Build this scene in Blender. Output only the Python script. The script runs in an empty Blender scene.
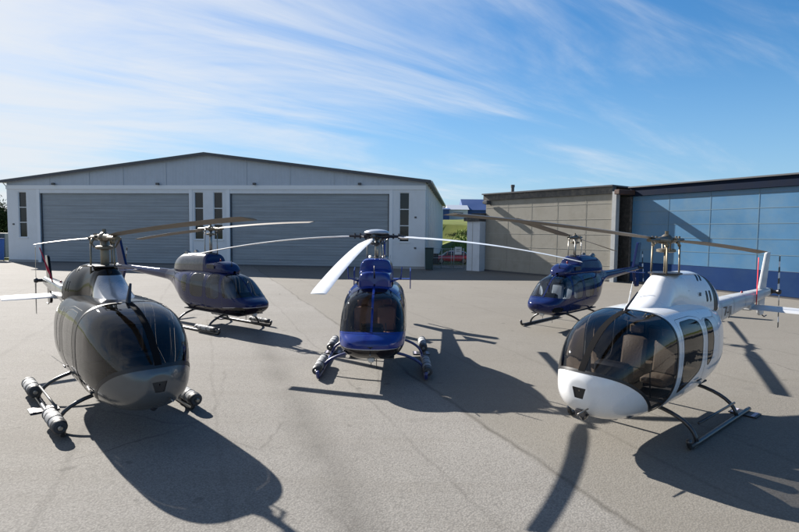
import bpy, math, random
import numpy as np
from mathutils import Vector, Matrix
random.seed(7); rng = np.random.RandomState(11)
R = math.radians
scene = bpy.context.scene
col = scene.collection

# ------------------------------------------------------------ camera, sky, sun, exposure
cam = bpy.data.cameras.new('camera'); camo = bpy.data.objects.new('camera', cam); col.objects.link(camo)
cam.lens = 24.0; cam.sensor_width = 36.0; cam.clip_end = 6000; cam.clip_start = 0.05
camo.matrix_world = (Matrix.Translation((0, 0, 3.5)) @ Matrix.Rotation(R(90 - 3.65), 4, 'X') @ Matrix.Rotation(R(0.6), 4, 'Z'))
scene.camera = camo
SUN_EL, SUN_AZ = 29.5, -45.0           # azimuth clockwise from +Y
w = bpy.data.worlds.new('World'); scene.world = w; w.use_nodes = True
nt = w.node_tree; nt.nodes.clear()
def N(t, **k):
    n = nt.nodes.new(t)
    for a, b in k.items(): setattr(n, a, b)
    return n
def L(a, b): nt.links.new(a, b)
def math_node(op, a, b=None, c=None, clamp=False):
    n = N('ShaderNodeMath', operation=op); n.use_clamp = clamp
    for i, v in enumerate((a, b, c)):
        if v is None: continue
        if isinstance(v, (int, float)): n.inputs[i].default_value = v
        else: L(v, n.inputs[i])
    return n.outputs[0]
sky = N('ShaderNodeTexSky', sky_type='NISHITA'); sky.sun_disc = False
sky.sun_elevation = R(SUN_EL); sky.sun_rotation = R(SUN_AZ)
sky.air_density = 1.0; sky.dust_density = 0.4; sky.ozone_density = 3.2
tc = N('ShaderNodeTexCoord'); sp = N('ShaderNodeSeparateXYZ'); L(tc.outputs['Generated'], sp.inputs[0])
zc = math_node('MAXIMUM', sp.outputs[2], 0.0); zz = math_node('ADD', zc, 0.16)
ux = math_node('DIVIDE', sp.outputs[0], zz); uy = math_node('DIVIDE', sp.outputs[1], zz)
def cloud_noise(rot, scl, loc, sc, det, rough, dist):
    cb = N('ShaderNodeCombineXYZ'); L(ux, cb.inputs[0]); L(uy, cb.inputs[1])
    mp = N('ShaderNodeMapping', vector_type='TEXTURE'); mp.inputs['Rotation'].default_value = (0, 0, R(rot)); mp.inputs['Scale'].default_value = scl; mp.inputs['Location'].default_value = loc
    L(cb.outputs[0], mp.inputs[0])
    nz = N('ShaderNodeTexNoise'); nz.inputs['Scale'].default_value = sc; nz.inputs['Detail'].default_value = det
    nz.inputs['Roughness'].default_value = rough; nz.inputs['Distortion'].default_value = dist
    L(mp.outputs[0], nz.inputs['Vector']); return nz.outputs[0]
n1 = cloud_noise(30, (2.0, 0.62, 1), (0.3, 0.9, 0), 1.25, 14, 0.60, 0.7)
n2 = cloud_noise(10, (1.6, 0.9, 1), (3.1, 1.7, 0), 0.7, 6, 0.5, 0.3)
n3 = cloud_noise(40, (1.8, 0.16, 1), (1.1, 5.0, 0), 1.3, 10, 0.62, 0.6)
xr = N('ShaderNodeMapRange'); xr.inputs[1].default_value = 0.55; xr.inputs[2].default_value = -0.75; xr.inputs[3].default_value = -0.07; xr.inputs[4].default_value = 0.20
L(sp.outputs[0], xr.inputs[0])
s = math_node('ADD', math_node('MULTIPLY', n1, 0.62), math_node('MULTIPLY', n2, 0.38))
s = math_node('ADD', s, math_node('MULTIPLY', n3, 0.13)); s = math_node('ADD', s, xr.outputs[0])
mr = N('ShaderNodeMapRange', interpolation_type='SMOOTHSTEP'); mr.inputs[1].default_value = 0.50; mr.inputs[2].default_value = 0.84; mr.inputs[3].default_value = 0.0; mr.inputs[4].default_value = 0.88
L(s, mr.inputs[0])
mix = N('ShaderNodeMix', data_type='RGBA'); L(mr.outputs[0], mix.inputs[0])
hs = N('ShaderNodeHueSaturation'); hs.inputs['Saturation'].default_value = 1.30; L(sky.outputs[0], hs.inputs['Color'])
bw = N('ShaderNodeRGBToBW'); L(hs.outputs[0], bw.inputs[0])
k_ = math_node('DIVIDE', 1.42, math_node('ADD', math_node('MULTIPLY', bw.outputs[0], 0.11), 1.0))
vm = N('ShaderNodeVectorMath', operation='SCALE'); L(hs.outputs[0], vm.inputs[0]); L(k_, vm.inputs['Scale']); hz = N('ShaderNodeMapRange', interpolation_type='SMOOTHSTEP'); hz.inputs[1].default_value = 0.0; hz.inputs[2].default_value = 0.34; hz.inputs[3].default_value = 0.50; hz.inputs[4].default_value = 0.0
L(sp.outputs[2], hz.inputs[0]); hm = N('ShaderNodeMix', data_type='RGBA'); L(hz.outputs[0], hm.inputs[0]); L(vm.outputs[0], hm.inputs[6]); hm.inputs[7].default_value = (2.7, 5.0, 8.0, 1)
L(hm.outputs[2], mix.inputs[6])
mix.inputs[7].default_value = (6.5, 6.8, 7.2, 1)
bg = N('ShaderNodeBackground'); bg.inputs['Strength'].default_value = 0.046
wo = N('ShaderNodeOutputWorld'); L(mix.outputs[2], bg.inputs[0]); L(bg.outputs[0], wo.inputs[0])
az = R(SUN_AZ); el = R(SUN_EL)
SUNV = Vector((math.sin(az) * math.cos(el), math.cos(az) * math.cos(el), math.sin(el)))
sl = bpy.data.lights.new('sun', 'SUN'); sl.energy = 5.0; sl.angle = R(0.53); sl.color = (1.0, 0.945, 0.87)
so = bpy.data.objects.new('sun', sl); col.objects.link(so); so.rotation_euler = SUNV.to_track_quat('Z', 'Y').to_euler(); so.location = (-30, 30, 40)
vs = scene.view_settings; vs.view_transform = 'Standard'; vs.look = 'None'; vs.gamma = 1; vs.use_curve_mapping = False
vs.exposure = 1.45
scene.cycles.max_bounces = 10; scene.cycles.transparent_max_bounces = 16; scene.cycles.sample_clamp_indirect = 6

# ------------------------------------------------------------ material helpers
MATS = {}
def mat(name, color, rough=0.5, metal=0.0, coat=0.0, spec=0.5, noise=None, bump=None, dirt=None):
    """noise=(scale, amount) colour mottling; bump=(scale, strength); dirt=(colour, amount, scale)"""
    if name in MATS: return MATS[name]
    m = bpy.data.materials.new(name); m.use_nodes = True; t = m.node_tree; b = t.nodes['Principled BSDF']
    b.inputs['Base Color'].default_value = (*color, 1); b.inputs['Roughness'].default_value = rough
    b.inputs['Metallic'].default_value = metal; b.inputs['Coat Weight'].default_value = coat
    b.inputs['Coat Roughness'].default_value = 0.04; b.inputs['Specular IOR Level'].default_value = spec
    tcn = t.nodes.new('ShaderNodeTexCoord')
    last = None
    if noise:
        nz = t.nodes.new('ShaderNodeTexNoise'); nz.inputs['Scale'].default_value = noise[0]; nz.inputs['Detail'].default_value = 8
        t.links.new(tcn.outputs['Object'], nz.inputs['Vector'])
        mx = t.nodes.new('ShaderNodeMix'); mx.data_type = 'RGBA'
        a = noise[1]
        mx.inputs[6].default_value = (*[max(0, c * (1 - a)) for c in color], 1); mx.inputs[7].default_value = (*[min(1, c * (1 + a)) for c in color], 1)
        t.links.new(nz.outputs[0], mx.inputs[0]); last = mx.outputs[2]
        rr = t.nodes.new('ShaderNodeMapRange'); rr.inputs[3].default_value = rough * 0.75; rr.inputs[4].default_value = min(1, rough * 1.3)
        t.links.new(nz.outputs[0], rr.inputs[0]); t.links.new(rr.outputs[0], b.inputs['Roughness'])
    if dirt:
        nz = t.nodes.new('ShaderNodeTexNoise'); nz.inputs['Scale'].default_value = dirt[2]; nz.inputs['Detail'].default_value = 10; nz.inputs['Roughness'].default_value = 0.7
        t.links.new(tcn.outputs['Object'], nz.inputs['Vector'])
        rr = t.nodes.new('ShaderNodeMapRange'); rr.inputs[1].default_value = 0.45; rr.inputs[2].default_value = 0.75; rr.inputs[4].default_value = dirt[1]
        t.links.new(nz.outputs[0], rr.inputs[0])
        mx = t.nodes.new('ShaderNodeMix'); mx.data_type = 'RGBA'; mx.inputs[7].default_value = (*dirt[0], 1)
        if last: t.links.new(last, mx.inputs[6])
        else: mx.inputs[6].default_value = (*color, 1)
        t.links.new(rr.outputs[0], mx.inputs[0]); last = mx.outputs[2]
    if last: t.links.new(last, b.inputs['Base Color'])
    if bump:
        nz = t.nodes.new('ShaderNodeTexNoise'); nz.inputs['Scale'].default_value = bump[0]; nz.inputs['Detail'].default_value = 6
        t.links.new(tcn.outputs['Object'], nz.inputs['Vector'])
        bp = t.nodes.new('ShaderNodeBump'); bp.inputs['Strength'].default_value = bump[1]; bp.inputs['Distance'].default_value = 0.01
        t.links.new(nz.outputs[0], bp.inputs['Height']); t.links.new(bp.outputs[0], b.inputs['Normal'])
    MATS[name] = m; return m
def glass(name, tint, refl=1.5, rough=0.02):
    if name in MATS: return MATS[name]
    m = bpy.data.materials.new(name); m.use_nodes = True; t = m.node_tree; t.nodes.clear()
    o = t.nodes.new('ShaderNodeOutputMaterial'); tr = t.nodes.new('ShaderNodeBsdfTransparent'); tr.inputs[0].default_value = (*tint, 1)
    g = t.nodes.new('ShaderNodeBsdfGlossy'); g.inputs['Roughness'].default_value = rough; g.inputs[0].default_value = (1, 1, 1, 1)
    f = t.nodes.new('ShaderNodeFresnel'); f.inputs[0].default_value = refl
    nz = t.nodes.new('ShaderNodeTexNoise'); nz.inputs['Scale'].default_value = 3.0; nz.inputs['Detail'].default_value = 3
    tcn = t.nodes.new('ShaderNodeTexCoord'); t.links.new(tcn.outputs['Object'], nz.inputs['Vector'])
    bp = t.nodes.new('ShaderNodeBump'); bp.inputs['Strength'].default_value = 0.12; bp.inputs['Distance'].default_value = 0.03
    t.links.new(nz.outputs[0], bp.inputs['Height']); t.links.new(bp.outputs[0], g.inputs['Normal']); t.links.new(bp.outputs[0], f.inputs['Normal'])
    mx = t.nodes.new('ShaderNodeMixShader'); t.links.new(f.outputs[0], mx.inputs[0]); t.links.new(tr.outputs[0], mx.inputs[1]); t.links.new(g.outputs[0], mx.inputs[2])
    t.links.new(mx.outputs[0], o.inputs[0]); MATS[name] = m; return m

# ------------------------------------------------------------ object helpers
def mesh_obj(name, verts, faces, material, parent=None, smooth=False, normals=None, loc=None, sharp=None):
    me = bpy.data.meshes.new(name)
    me.from_pydata([tuple(map(float, v)) for v in verts], [], [tuple(map(int, f)) for f in faces]); me.update()
    if smooth or normals is not None: me.polygons.foreach_set('use_smooth', [True] * len(me.polygons))
    if sharp is not None: me.polygons.foreach_set('use_smooth', [True] * len(me.polygons)); me.set_sharp_from_angle(angle=R(sharp))
    if normals is not None: me.normals_split_custom_set_from_vertices([tuple(map(float, n)) for n in normals])
    mats = material if isinstance(material, (list, tuple)) else [material]
    for m in mats: me.materials.append(m)
    o = bpy.data.objects.new(name, me); col.objects.link(o)
    if parent is not None: o.parent = parent
    if loc is not None: o.location = loc
    return o
def tag(o, label=None, cat=None, group=None, kind=None):
    if label: o['label'] = label
    if cat: o['category'] = cat
    if group: o['group'] = group
    if kind: o['kind'] = kind
    return o
def empty(name, loc, rz, label, cat, group=None):
    o = bpy.data.objects.new(name, None); col.objects.link(o); o.location = loc; o.rotation_euler = (0, 0, rz)
    o.empty_display_size = 0.3
    return tag(o, label, cat, group)
class MB:
    def __init__(s): s.v = []; s.f = []
    def add(s, v, f):
        n = len(s.v); s.v += [tuple(map(float, p)) for p in v]; s.f += [tuple(int(i) + n for i in q) for q in f]; return s
    def box(s, x0, x1, y0, y1, z0, z1, bev=0.0):
        if bev <= 0:
            v = [(x0, y0, z0), (x1, y0, z0), (x1, y1, z0), (x0, y1, z0), (x0, y0, z1), (x1, y0, z1), (x1, y1, z1), (x0, y1, z1)]
            return s.add(v, [(0, 3, 2, 1), (4, 5, 6, 7), (0, 1, 5, 4), (1, 2, 6, 5), (2, 3, 7, 6), (3, 0, 4, 7)])
        b = bev; v = []; f = []
        prof = [(z0, b), (z0 + b, 0), (z1 - b, 0), (z1, b)]
        for z, i in prof:
            for (cx, cy, sx, sy) in ((x0, y0, 1, 1), (x1, y0, -1, 1), (x1, y1, -1, -1), (x0, y1, 1, -1)):
                a = (cx + sx * (i + b), cy + sy * i, z); c = (cx + sx * i, cy + sy * (i + b), z)
                if (sx, sy) in ((1, 1), (-1, -1)): v += [c, a]
                else: v += [a, c]
        for k in range(3):
            for i in range(8):
                j = (i + 1) % 8; f.append((k * 8 + i, k * 8 + j, k * 8 + 8 + j, k * 8 + 8 + i))
        f.append(tuple(range(7, -1, -1))); f.append(tuple(range(24, 32)))
        return s.add(v, f)
    def tube(s, path, rad, n=10, caps=True, flat=1.0):
        P = [Vector(p) for p in path]; m = len(P)
        rs = rad if isinstance(rad, (list, tuple)) else [rad] * m
        T = [(P[min(i + 1, m - 1)] - P[max(i - 1, 0)]).normalized() for i in range(m)]
        up = Vector((0, 0, 1)) if abs(T[0].z) < 0.9 else Vector((1, 0, 0))
        u = T[0].cross(up).normalized(); v = []; f = []
        for i in range(m):
            u = (u - T[i] * u.dot(T[i])).normalized(); ww = T[i].cross(u)
            for k in range(n):
                a = 2 * math.pi * k / n; v.append(P[i] + (u * math.cos(a) + ww * math.sin(a) * flat) * rs[i])
        for i in range(m - 1):
            for k in range(n):
                k2 = (k + 1) % n; f.append((i * n + k, i * n + k2, (i + 1) * n + k2, (i + 1) * n + k))
        if caps: f.append(tuple(range(n - 1, -1, -1))); f.append(tuple(range((m - 1) * n, m * n)))
        return s.add(v, f)
    def lathe(s, axis_a, axis_b, prof, n=20):
        """prof = [(t 0..1 along a-b, radius)]"""
        a = Vector(axis_a); b = Vector(axis_b)
        return s.tube([a.lerp(b, t) if False else a + (b - a) * t for t, r in prof], [max(r, 1e-4) for t, r in prof], n)
    def build(s, name, m, parent=None, smooth=False, sharp=None, loc=None):
        return mesh_obj(name, s.v, s.f, m, parent, smooth=smooth, sharp=sharp, loc=loc)

def build_each(mb, name, m, parent=None, smooth=False, sharp=None, grp=1):
    """one object per connected piece of the builder"""
    par = list(range(len(mb.v)))
    def fd(i):
        while par[i] != i: par[i] = par[par[i]]; i = par[i]
        return i
    for q in mb.f:
        for i in q[1:]: par[fd(i)] = fd(q[0])
    comps = {}
    for q in mb.f: comps.setdefault(fd(q[0]), []).append(q)
    out = []
    for k in sorted(comps, key=lambda k: comps[k][0][0]):
        fs = comps[k]; idx = sorted({i for q in fs for i in q}); mp = {i: j for j, i in enumerate(idx)}
        out.append(mesh_obj(name, [mb.v[i] for i in idx], [tuple(mp[i] for i in q) for q in fs], m, parent, smooth=smooth, sharp=sharp))
    return out

# ------------------------------------------------------------ lofted shells that can be cut into panels
def pchip(xs, ys, q):
    xs = np.asarray(xs, float); ys = np.asarray(ys, float); h = np.diff(xs); d = np.diff(ys) / h; n = len(xs)
    m = np.zeros(n)
    for i in range(1, n - 1):
        if d[i - 1] * d[i] > 0:
            w1 = 2 * h[i] + h[i - 1]; w2 = h[i] + 2 * h[i - 1]; m[i] = (w1 + w2) / (w1 / d[i - 1] + w2 / d[i])
    m[0] = d[0]; m[-1] = d[-1]
    i = np.clip(np.searchsorted(xs, q) - 1, 0, n - 2); t = (q - xs[i]) / h[i]
    return ((2 * t**3 - 3 * t**2 + 1) * ys[i] + (t**3 - 2 * t**2 + t) * h[i] * m[i] + (-2 * t**3 + 3 * t**2) * ys[i + 1] + (t**3 - t**2) * h[i] * m[i + 1])
class Surf:
    def __init__(s, V, Nn, T): s.V = V; s.N = Nn; s.T = T
    def cut(s, fld):
        f = fld(s.V); f = np.where(np.abs(f) < 1e-7, 1e-7, f); ins = f < 0
        cnt = ins[s.T].sum(1); V = list(s.V); Nn = list(s.N)
        A = [tuple(t) for t in s.T[cnt == 3]]; B = [tuple(t) for t in s.T[cnt == 0]]; cache = {}
        def mid(i, j):
            k = (min(i, j), max(i, j))
            if k not in cache:
                a = f[k[0]] / (f[k[0]] - f[k[1]]); V.append(s.V[k[0]] * (1 - a) + s.V[k[1]] * a)
                nn = s.N[k[0]] * (1 - a) + s.N[k[1]] * a; Nn.append(nn / (np.linalg.norm(nn) + 1e-9)); cache[k] = len(V) - 1
            return cache[k]
        for t in s.T[(cnt == 1) | (cnt == 2)]:
            t = list(t); one = ins[t].sum() == 1
            k = [i for i in range(3) if ins[t[i]] == one][0]
            a, b, c = t[k], t[(k + 1) % 3], t[(k + 2) % 3]; ab = mid(a, b); ac = mid(a, c)
            X, Y = (A, B) if one else (B, A)
            X.append((a, ab, ac)); Y.append((ab, b, c)); Y.append((ab, c, ac))
        V = np.array(V); Nn = np.array(Nn)
        return Surf.pack(V, Nn, A), Surf.pack(V, Nn, B)
    @staticmethod
    def pack(V, Nn, T):
        if not len(T): return Surf(np.zeros((0, 3)), np.zeros((0, 3)), np.zeros((0, 3), int))
        T = np.array(T); u, inv = np.unique(T.ravel(), return_inverse=True)
        return Surf(V[u], Nn[u], inv.reshape(-1, 3))
    def offset(s, d): return Surf(s.V + s.N * d, s.N, s.T)
    def plus(s, o): return Surf(np.vstack([s.V, o.V]), np.vstack([s.N, o.N]), np.vstack([s.T, o.T + len(s.V)]))
    def obj(s, name, m, parent, label=None, each=False):
        if not len(s.T): return None
        if each:
            par = np.arange(len(s.V))
            while True:
                mn = par[s.T].min(1); new = par.copy()
                for k in range(3): np.minimum.at(new, s.T[:, k], mn)
                if (new == par).all(): break
                par = new
            ids = par[s.T[:, 0]]; o = None
            for u in np.unique(ids):
                if (ids == u).sum() > 6: o = Surf.pack(s.V, s.N, s.T[ids == u]).obj(name, m, parent)
            return o
        o = mesh_obj(name, s.V, s.T, m, parent, normals=s.N)
        if label: o['label'] = label
        return o
def loft(rows, nu=120, nv=88, caps=False):
    """rows: x, z_bottom, z_top, half_width, z_mid, exp_top, exp_bottom"""
    A = np.array(rows, float); k = np.arange(len(A)); q = np.linspace(0, len(A) - 1, nu)
    C = [pchip(k, A[:, i], q) for i in range(7)]
    th = np.linspace(0, 2 * np.pi, nv, endpoint=False) + np.pi / 2
    c = np.cos(th)[None, :]; sn = np.sin(th)[None, :]
    x, zb, zt, wd, zm, ntp, nbt = [v[:, None] for v in C]
    e = np.where(sn >= 0, 2 / ntp, 2 / nbt)
    Y = wd * np.sign(c) * np.abs(c) ** e; Z = zm + np.where(sn >= 0, zt - zm, zm - zb) * np.sign(sn) * np.abs(sn) ** e
    P = np.stack([np.broadcast_to(x, Y.shape), Y, Z], -1)
    du = np.gradient(P, axis=0); dv = np.roll(P, -1, 1) - np.roll(P, 1, 1)
    Nn = np.cross(dv, du); ln = np.linalg.norm(Nn, axis=-1, keepdims=True); Nn = Nn / np.maximum(ln, 1e-12)
    ctr = np.stack([x[:, 0], 0 * x[:, 0], zm[:, 0]], -1)[:, None, :]
    if ((P - ctr) * Nn).sum() < 0: Nn = -Nn
    i = np.arange(nu - 1)[:, None]; j = np.arange(nv)[None, :]; j2 = (j + 1) % nv
    a = i * nv + j; b = i * nv + j2; cc = (i + 1) * nv + j2; d = (i + 1) * nv + j
    T = np.concatenate([np.stack([a, b, cc], -1).reshape(-1, 3), np.stack([a, cc, d], -1).reshape(-1, 3)])
    V = P.reshape(-1, 3); NV = Nn.reshape(-1, 3)
    # orient to normals
    fn = np.cross(V[T[:, 1]] - V[T[:, 0]], V[T[:, 2]] - V[T[:, 0]])
    if (fn * NV[T[:, 0]]).sum() < 0: T = T[:, ::-1]
    if caps:
        for r, sg in ((0, 1), (nu - 1, -1)):
            n0 = len(V); dirn = np.sign(A[0, 0] - A[-1, 0]) * sg
            ring = V[r * nv:(r + 1) * nv]; V = np.vstack([V, ring, ring.mean(0)[None]]); nn = np.tile([[dirn, 0, 0]], (nv + 1, 1)); NV = np.vstack([NV, nn])
            jj = np.arange(nv); tt = np.stack([n0 + jj, n0 + (jj + 1) % nv, np.full(nv, n0 + nv)], -1)
            T = np.vstack([T, tt])
    return Surf(V, NV, T)
def chaikin(p, n=3):
    p = np.array(p, float)
    for _ in range(n):
        q = np.roll(p, -1, 0); p = np.stack([p * .75 + q * .25, p * .25 + q * .75], 1).reshape(-1, 2)
    return p
def sdf(poly, P):
    poly = np.asarray(poly, float); a = poly; b = np.roll(poly, -1, 0); d = np.full(len(P), 1e9); ins = np.zeros(len(P), bool)
    for i in range(len(poly)):
        e = b[i] - a[i]; w_ = P - a[i]; L2 = (e**2).sum()
        t = np.clip((w_ @ e) / max(L2, 1e-12), 0, 1); r = w_ - t[:, None] * e; d = np.minimum(d, (r**2).sum(1))
        c1 = (a[i][1] > P[:, 1]) != (b[i][1] > P[:, 1])
        if e[1] != 0: ins ^= c1 & (P[:, 0] < e[0] * (P[:, 1] - a[i][1]) / e[1] + a[i][0])
    d = np.sqrt(d); return np.where(ins, -d, d)
def rounded(p, rad):
    p = [np.array(q, float) for q in p]; out = []; n = len(p)
    for i in range(n):
        a, b, c = p[i - 1], p[i], p[(i + 1) % n]; u = a - b; v = c - b; lu = np.linalg.norm(u); lv = np.linalg.norm(v)
        u = b + u / lu * min(rad, lu * .48); v = b + v / lv * min(rad, lv * .48)
        for t in np.linspace(0, 1, 7): out.append((1 - t)**2 * u + 2 * t * (1 - t) * b + t * t * v)
    return np.array(out)
def side_field(poly, side, smooth=3, off=0.0):
    pl = rounded(poly, {1: .03, 2: .08, 3: .13, 4: .3}[smooth]) if smooth else np.array(poly, float)
    def f(V):
        g = sdf(pl, V[:, [0, 2]]) - off
        return g if side == 0 else np.maximum(g, 0.08 - side * V[:, 1])
    return f
def text_mesh(name, body, size, m, parent, M, extrude=0.003):
    cu = bpy.data.curves.new(name, 'FONT'); cu.body = body; cu.size = size; cu.extrude = extrude; cu.align_x = 'CENTER'; cu.align_y = 'CENTER'
    t = bpy.data.objects.new(name + '_tmp', cu); col.objects.link(t)
    dg = bpy.context.evaluated_depsgraph_get(); me = bpy.data.meshes.new_from_object(t.evaluated_get(dg))
    bpy.data.objects.remove(t); me.materials.clear(); me.materials.append(m)
    o = bpy.data.objects.new(name, me); col.objects.link(o); o.parent = parent; o.matrix_local = M
    return o

# ------------------------------------------------------------ shared materials
M_rubber = mat('black_rubber', (0.018, 0.018, 0.02), 0.55)
M_seal = mat('dark_seal', (0.012, 0.012, 0.014), 0.4)
M_int = mat('cabin_lining', (0.05, 0.05, 0.055), 0.8, noise=(20, .2))
M_seat = mat('seat_leather_tan', (0.10, 0.06, 0.04), 0.55, bump=(30, .3))
M_seatg = mat('seat_leather_grey', (0.12, 0.095, 0.075), 0.55, bump=(30, .3))
M_steel = mat('worn_steel', (0.26, 0.25, 0.23), 0.35, metal=0.9, noise=(14, .3))
M_brass = mat('cadmium_rods', (0.22, 0.19, 0.14), 0.5, metal=0.6, noise=(12, .25))
M_darkm = mat('dark_metal', (0.05, 0.05, 0.055), 0.4, metal=0.7, noise=(12, .4))
M_blade = mat('blade_grey_paint', (0.17, 0.148, 0.125), 0.6, coat=0.0, spec=.25, dirt=((0.10, 0.08, 0.065), .6, 2.0))
M_bladew = mat('blade_white_paint', (0.66, 0.67, 0.68), 0.35, coat=0.3, dirt=((0.35, 0.32, 0.28), .4, 3))
M_bladeedge = mat('blade_erosion_strip', (0.13, 0.12, 0.115), 0.35, metal=0.6)
M_float = mat('float_cover_grey', (0.25, 0.26, 0.27), 0.75, noise=(6, .4), bump=(9, 1.0), dirt=((.08, .08, .08), .6, 7))
M_floatd = mat('float_cover_black', (0.03, 0.032, 0.036), 0.55, bump=(25, .6))
M_lens = mat('lamp_lens', (0.02, 0.02, 0.025), 0.08, coat=1)
M_white_lens = mat('clear_lamp_lens', (0.6, 0.6, 0.58), 0.1, coat=1)
stripe_pale = mat('pale_pad_stripe', (.35, .33, .40), .6)
M_red = mat('red_webbing', (0.55, 0.015, 0.03), 0.7, bump=(60, .4))
M_black = mat('black_marking', (0.015, 0.015, 0.018), 0.4)

def blade_mesh(rad, root, chord, droop, tilt, pitch=0.10, thick=0.12, rootchord=None, n=26, twist=0.12):
    """airfoil blade running along +X from root to rad"""
    rc = rootchord or chord
    pts = [(0.25, 0.0), (0.18, .5), (0.0, .95), (-0.25, .75), (-0.55, .3), (-0.75, .03), (-0.75, -.03), (-0.5, -.2), (-0.2, -.45), (0.0, -.55), (0.18, -.38)]
    v = []; f = []; m = len(pts)
    for i in range(n + 1):
        t = i / n; r = root + (rad - root) * t
        c = rc + (chord - rc) * min(1, t / 0.14)
        if t > 0.985: c *= 0.93
        th = thick * c * (1.6 if t < .08 else 1.0); a = pitch - twist * t
        z0 = tilt * r - droop * (r / rad) ** 2
        for (py, pz) in pts:
            y = py * c; z = pz * th * .5
            v.append((r, y * math.cos(a) - z * math.sin(a), z0 + y * math.sin(a) + z * math.cos(a)))
    for i in range(n):
        for k in range(m):
            k2 = (k + 1) % m; f.append((i * m + k, (i + 1) * m + k, (i + 1) * m + k2, i * m + k2))
    f.append(tuple(range(m))); f.append(tuple(range(n * m + m - 1, n * m - 1, -1)))
    mi = [1 if (k in (0, m - 1)) else 0 for i in range(n) for k in range(m)] + [0, 0]
    return v, f, mi
def add_blade(parent, ang, hubz, mats, **k):
    v, f, mi = blade_mesh(**k); o = mesh_obj('rotor_blade', v, f, mats, parent, sharp=50)
    o.data.polygons.foreach_set('material_index', mi)
    o.location = (0, 0, hubz); o.rotation_euler = (0, 0, ang); return o

def seat(parent, x, y, m, s=1.0):
    b = MB(); b.box(x - .26, x + .26, y - .23, y + .23, .82, .98, .05)
    # backrest, leaned
    v0 = len(b.v); b.box(x - .34, x - .20, y - .23, y + .23, .95, 1.58, .05)
    b.v[v0:] = [(p[0] - (p[2] - .95) * .18, p[1], p[2]) for p in b.v[v0:]]
    v0 = len(b.v); b.box(x - .46, x - .36, y - .13, y + .13, 1.60, 1.80, .035)
    b.build('seat', m, parent, sharp=40)

def skid_gear(root, m_tube, track, xr, xf, x1, x2, zatt, yatt, floats=None, pads=None, toe=0.16, rt=.042, step=True, paw=True):
    for sy in (1, -1):
        p = [(xr, sy * track, .05)] + [(xr + (xf - xr) * t, sy * track, .05) for t in (.05, .3, .6, .9)]
        p += [(xf + toe * .6 * math.sin(a), sy * track, .05 + toe * (1 - math.cos(a))) for a in (0.3, .7, 1.1, 1.45)]
        s = MB().tube(p, rt, 12).build('skid', m_tube, root, smooth=True)
        b = MB(); b.tube([(xr + .1, sy * track, .012), (xf - .15, sy * track, .012)], .02, 6)
        b.build('wear_shoe', M_steel, s)
        if paw:
            pxx = xr + .26 if paw is True else paw
            b = MB(); b.box(pxx - .17, pxx + .17, sy * track - .24, sy * track + .24, .012, .03); bp_ = b.build('bear_paw', M_darkm, root)
            b = MB()
            for q in (-.17, 0, .17): b.box(pxx - .165, pxx + .165, sy * track + q - .03, sy * track + q + .03, .031, .036)
            build_each(b, 'paw_stripe', stripe_pale, bp_)
    for x in (x1, x2):
        p = []
        for sy in (-1, 1):
            q = []
            for t in np.linspace(0, 1, 9):
                # quadratic bezier from skid to belly
                a = np.array([track, .06]); bb = np.array([track - .05, .42]); c = np.array([yatt, zatt])
                pt = (1 - t)**2 * a + 2 * t * (1 - t) * bb + t * t * c; q.append((x, sy * pt[0], pt[1]))
            p += q if sy == -1 else q[::-1]
        MB().tube(p, .036, 12).build('cross_tube', m_tube, root, smooth=True)
    if step:
        for sy in (1, -1):
            b = MB(); b.tube([(x2 + .1, sy * (track - .02), .34), (x1 - .1, sy * (track - .02), .36)], .022, 8)
            b.build('step_bar', m_tube, root, smooth=True)
    if floats:
        for sy in (1, -1):
            for (a, b_, r) in floats:
                y = sy * (track + .05); z = .10 + r
                L_ = b_ - a; e = .06 / L_
                f = MB().lathe((a, y, z), (b_, y, z), [(0, .3 * r), (.005, .6 * r), (e, .92 * r), (2 * e, r), (.33, r), (.35, 1.05 * r), (.5, 1.03 * r), (.65, 1.05 * r), (.67, r), (1 - 2 * e, r), (1 - e, .92 * r), (.995, .55 * r), (1, .3 * r)], 18).build('float_pack', M_float, root, sharp=45)
                g = MB()
                for t in (.14, .36, .64, .86):
                    g.lathe((a + L_ * t - .03, y, z), (a + L_ * t + .03, y, z), [(0, 1.0 * r), (.1, 1.075 * r), (.9, 1.075 * r), (1, 1.0 * r)], 18)
                g.lathe((b_ - .17, y, z), (b_ + .004, y, z), [(0, 1.02 * r), (.3, 1.04 * r), (.8, 1.0 * r), (.97, .82 * r), (1, .3 * r)], 18)
                build_each(g, 'float_strap', M_floatd, f, sharp=45)
                MB().lathe((b_ - .02, y, z), (b_ + .06, y, z), [(0, .34 * r), (.8, .34 * r), (1, .25 * r)], 12).build('inflation_valve', M_steel, f, sharp=45)

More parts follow.
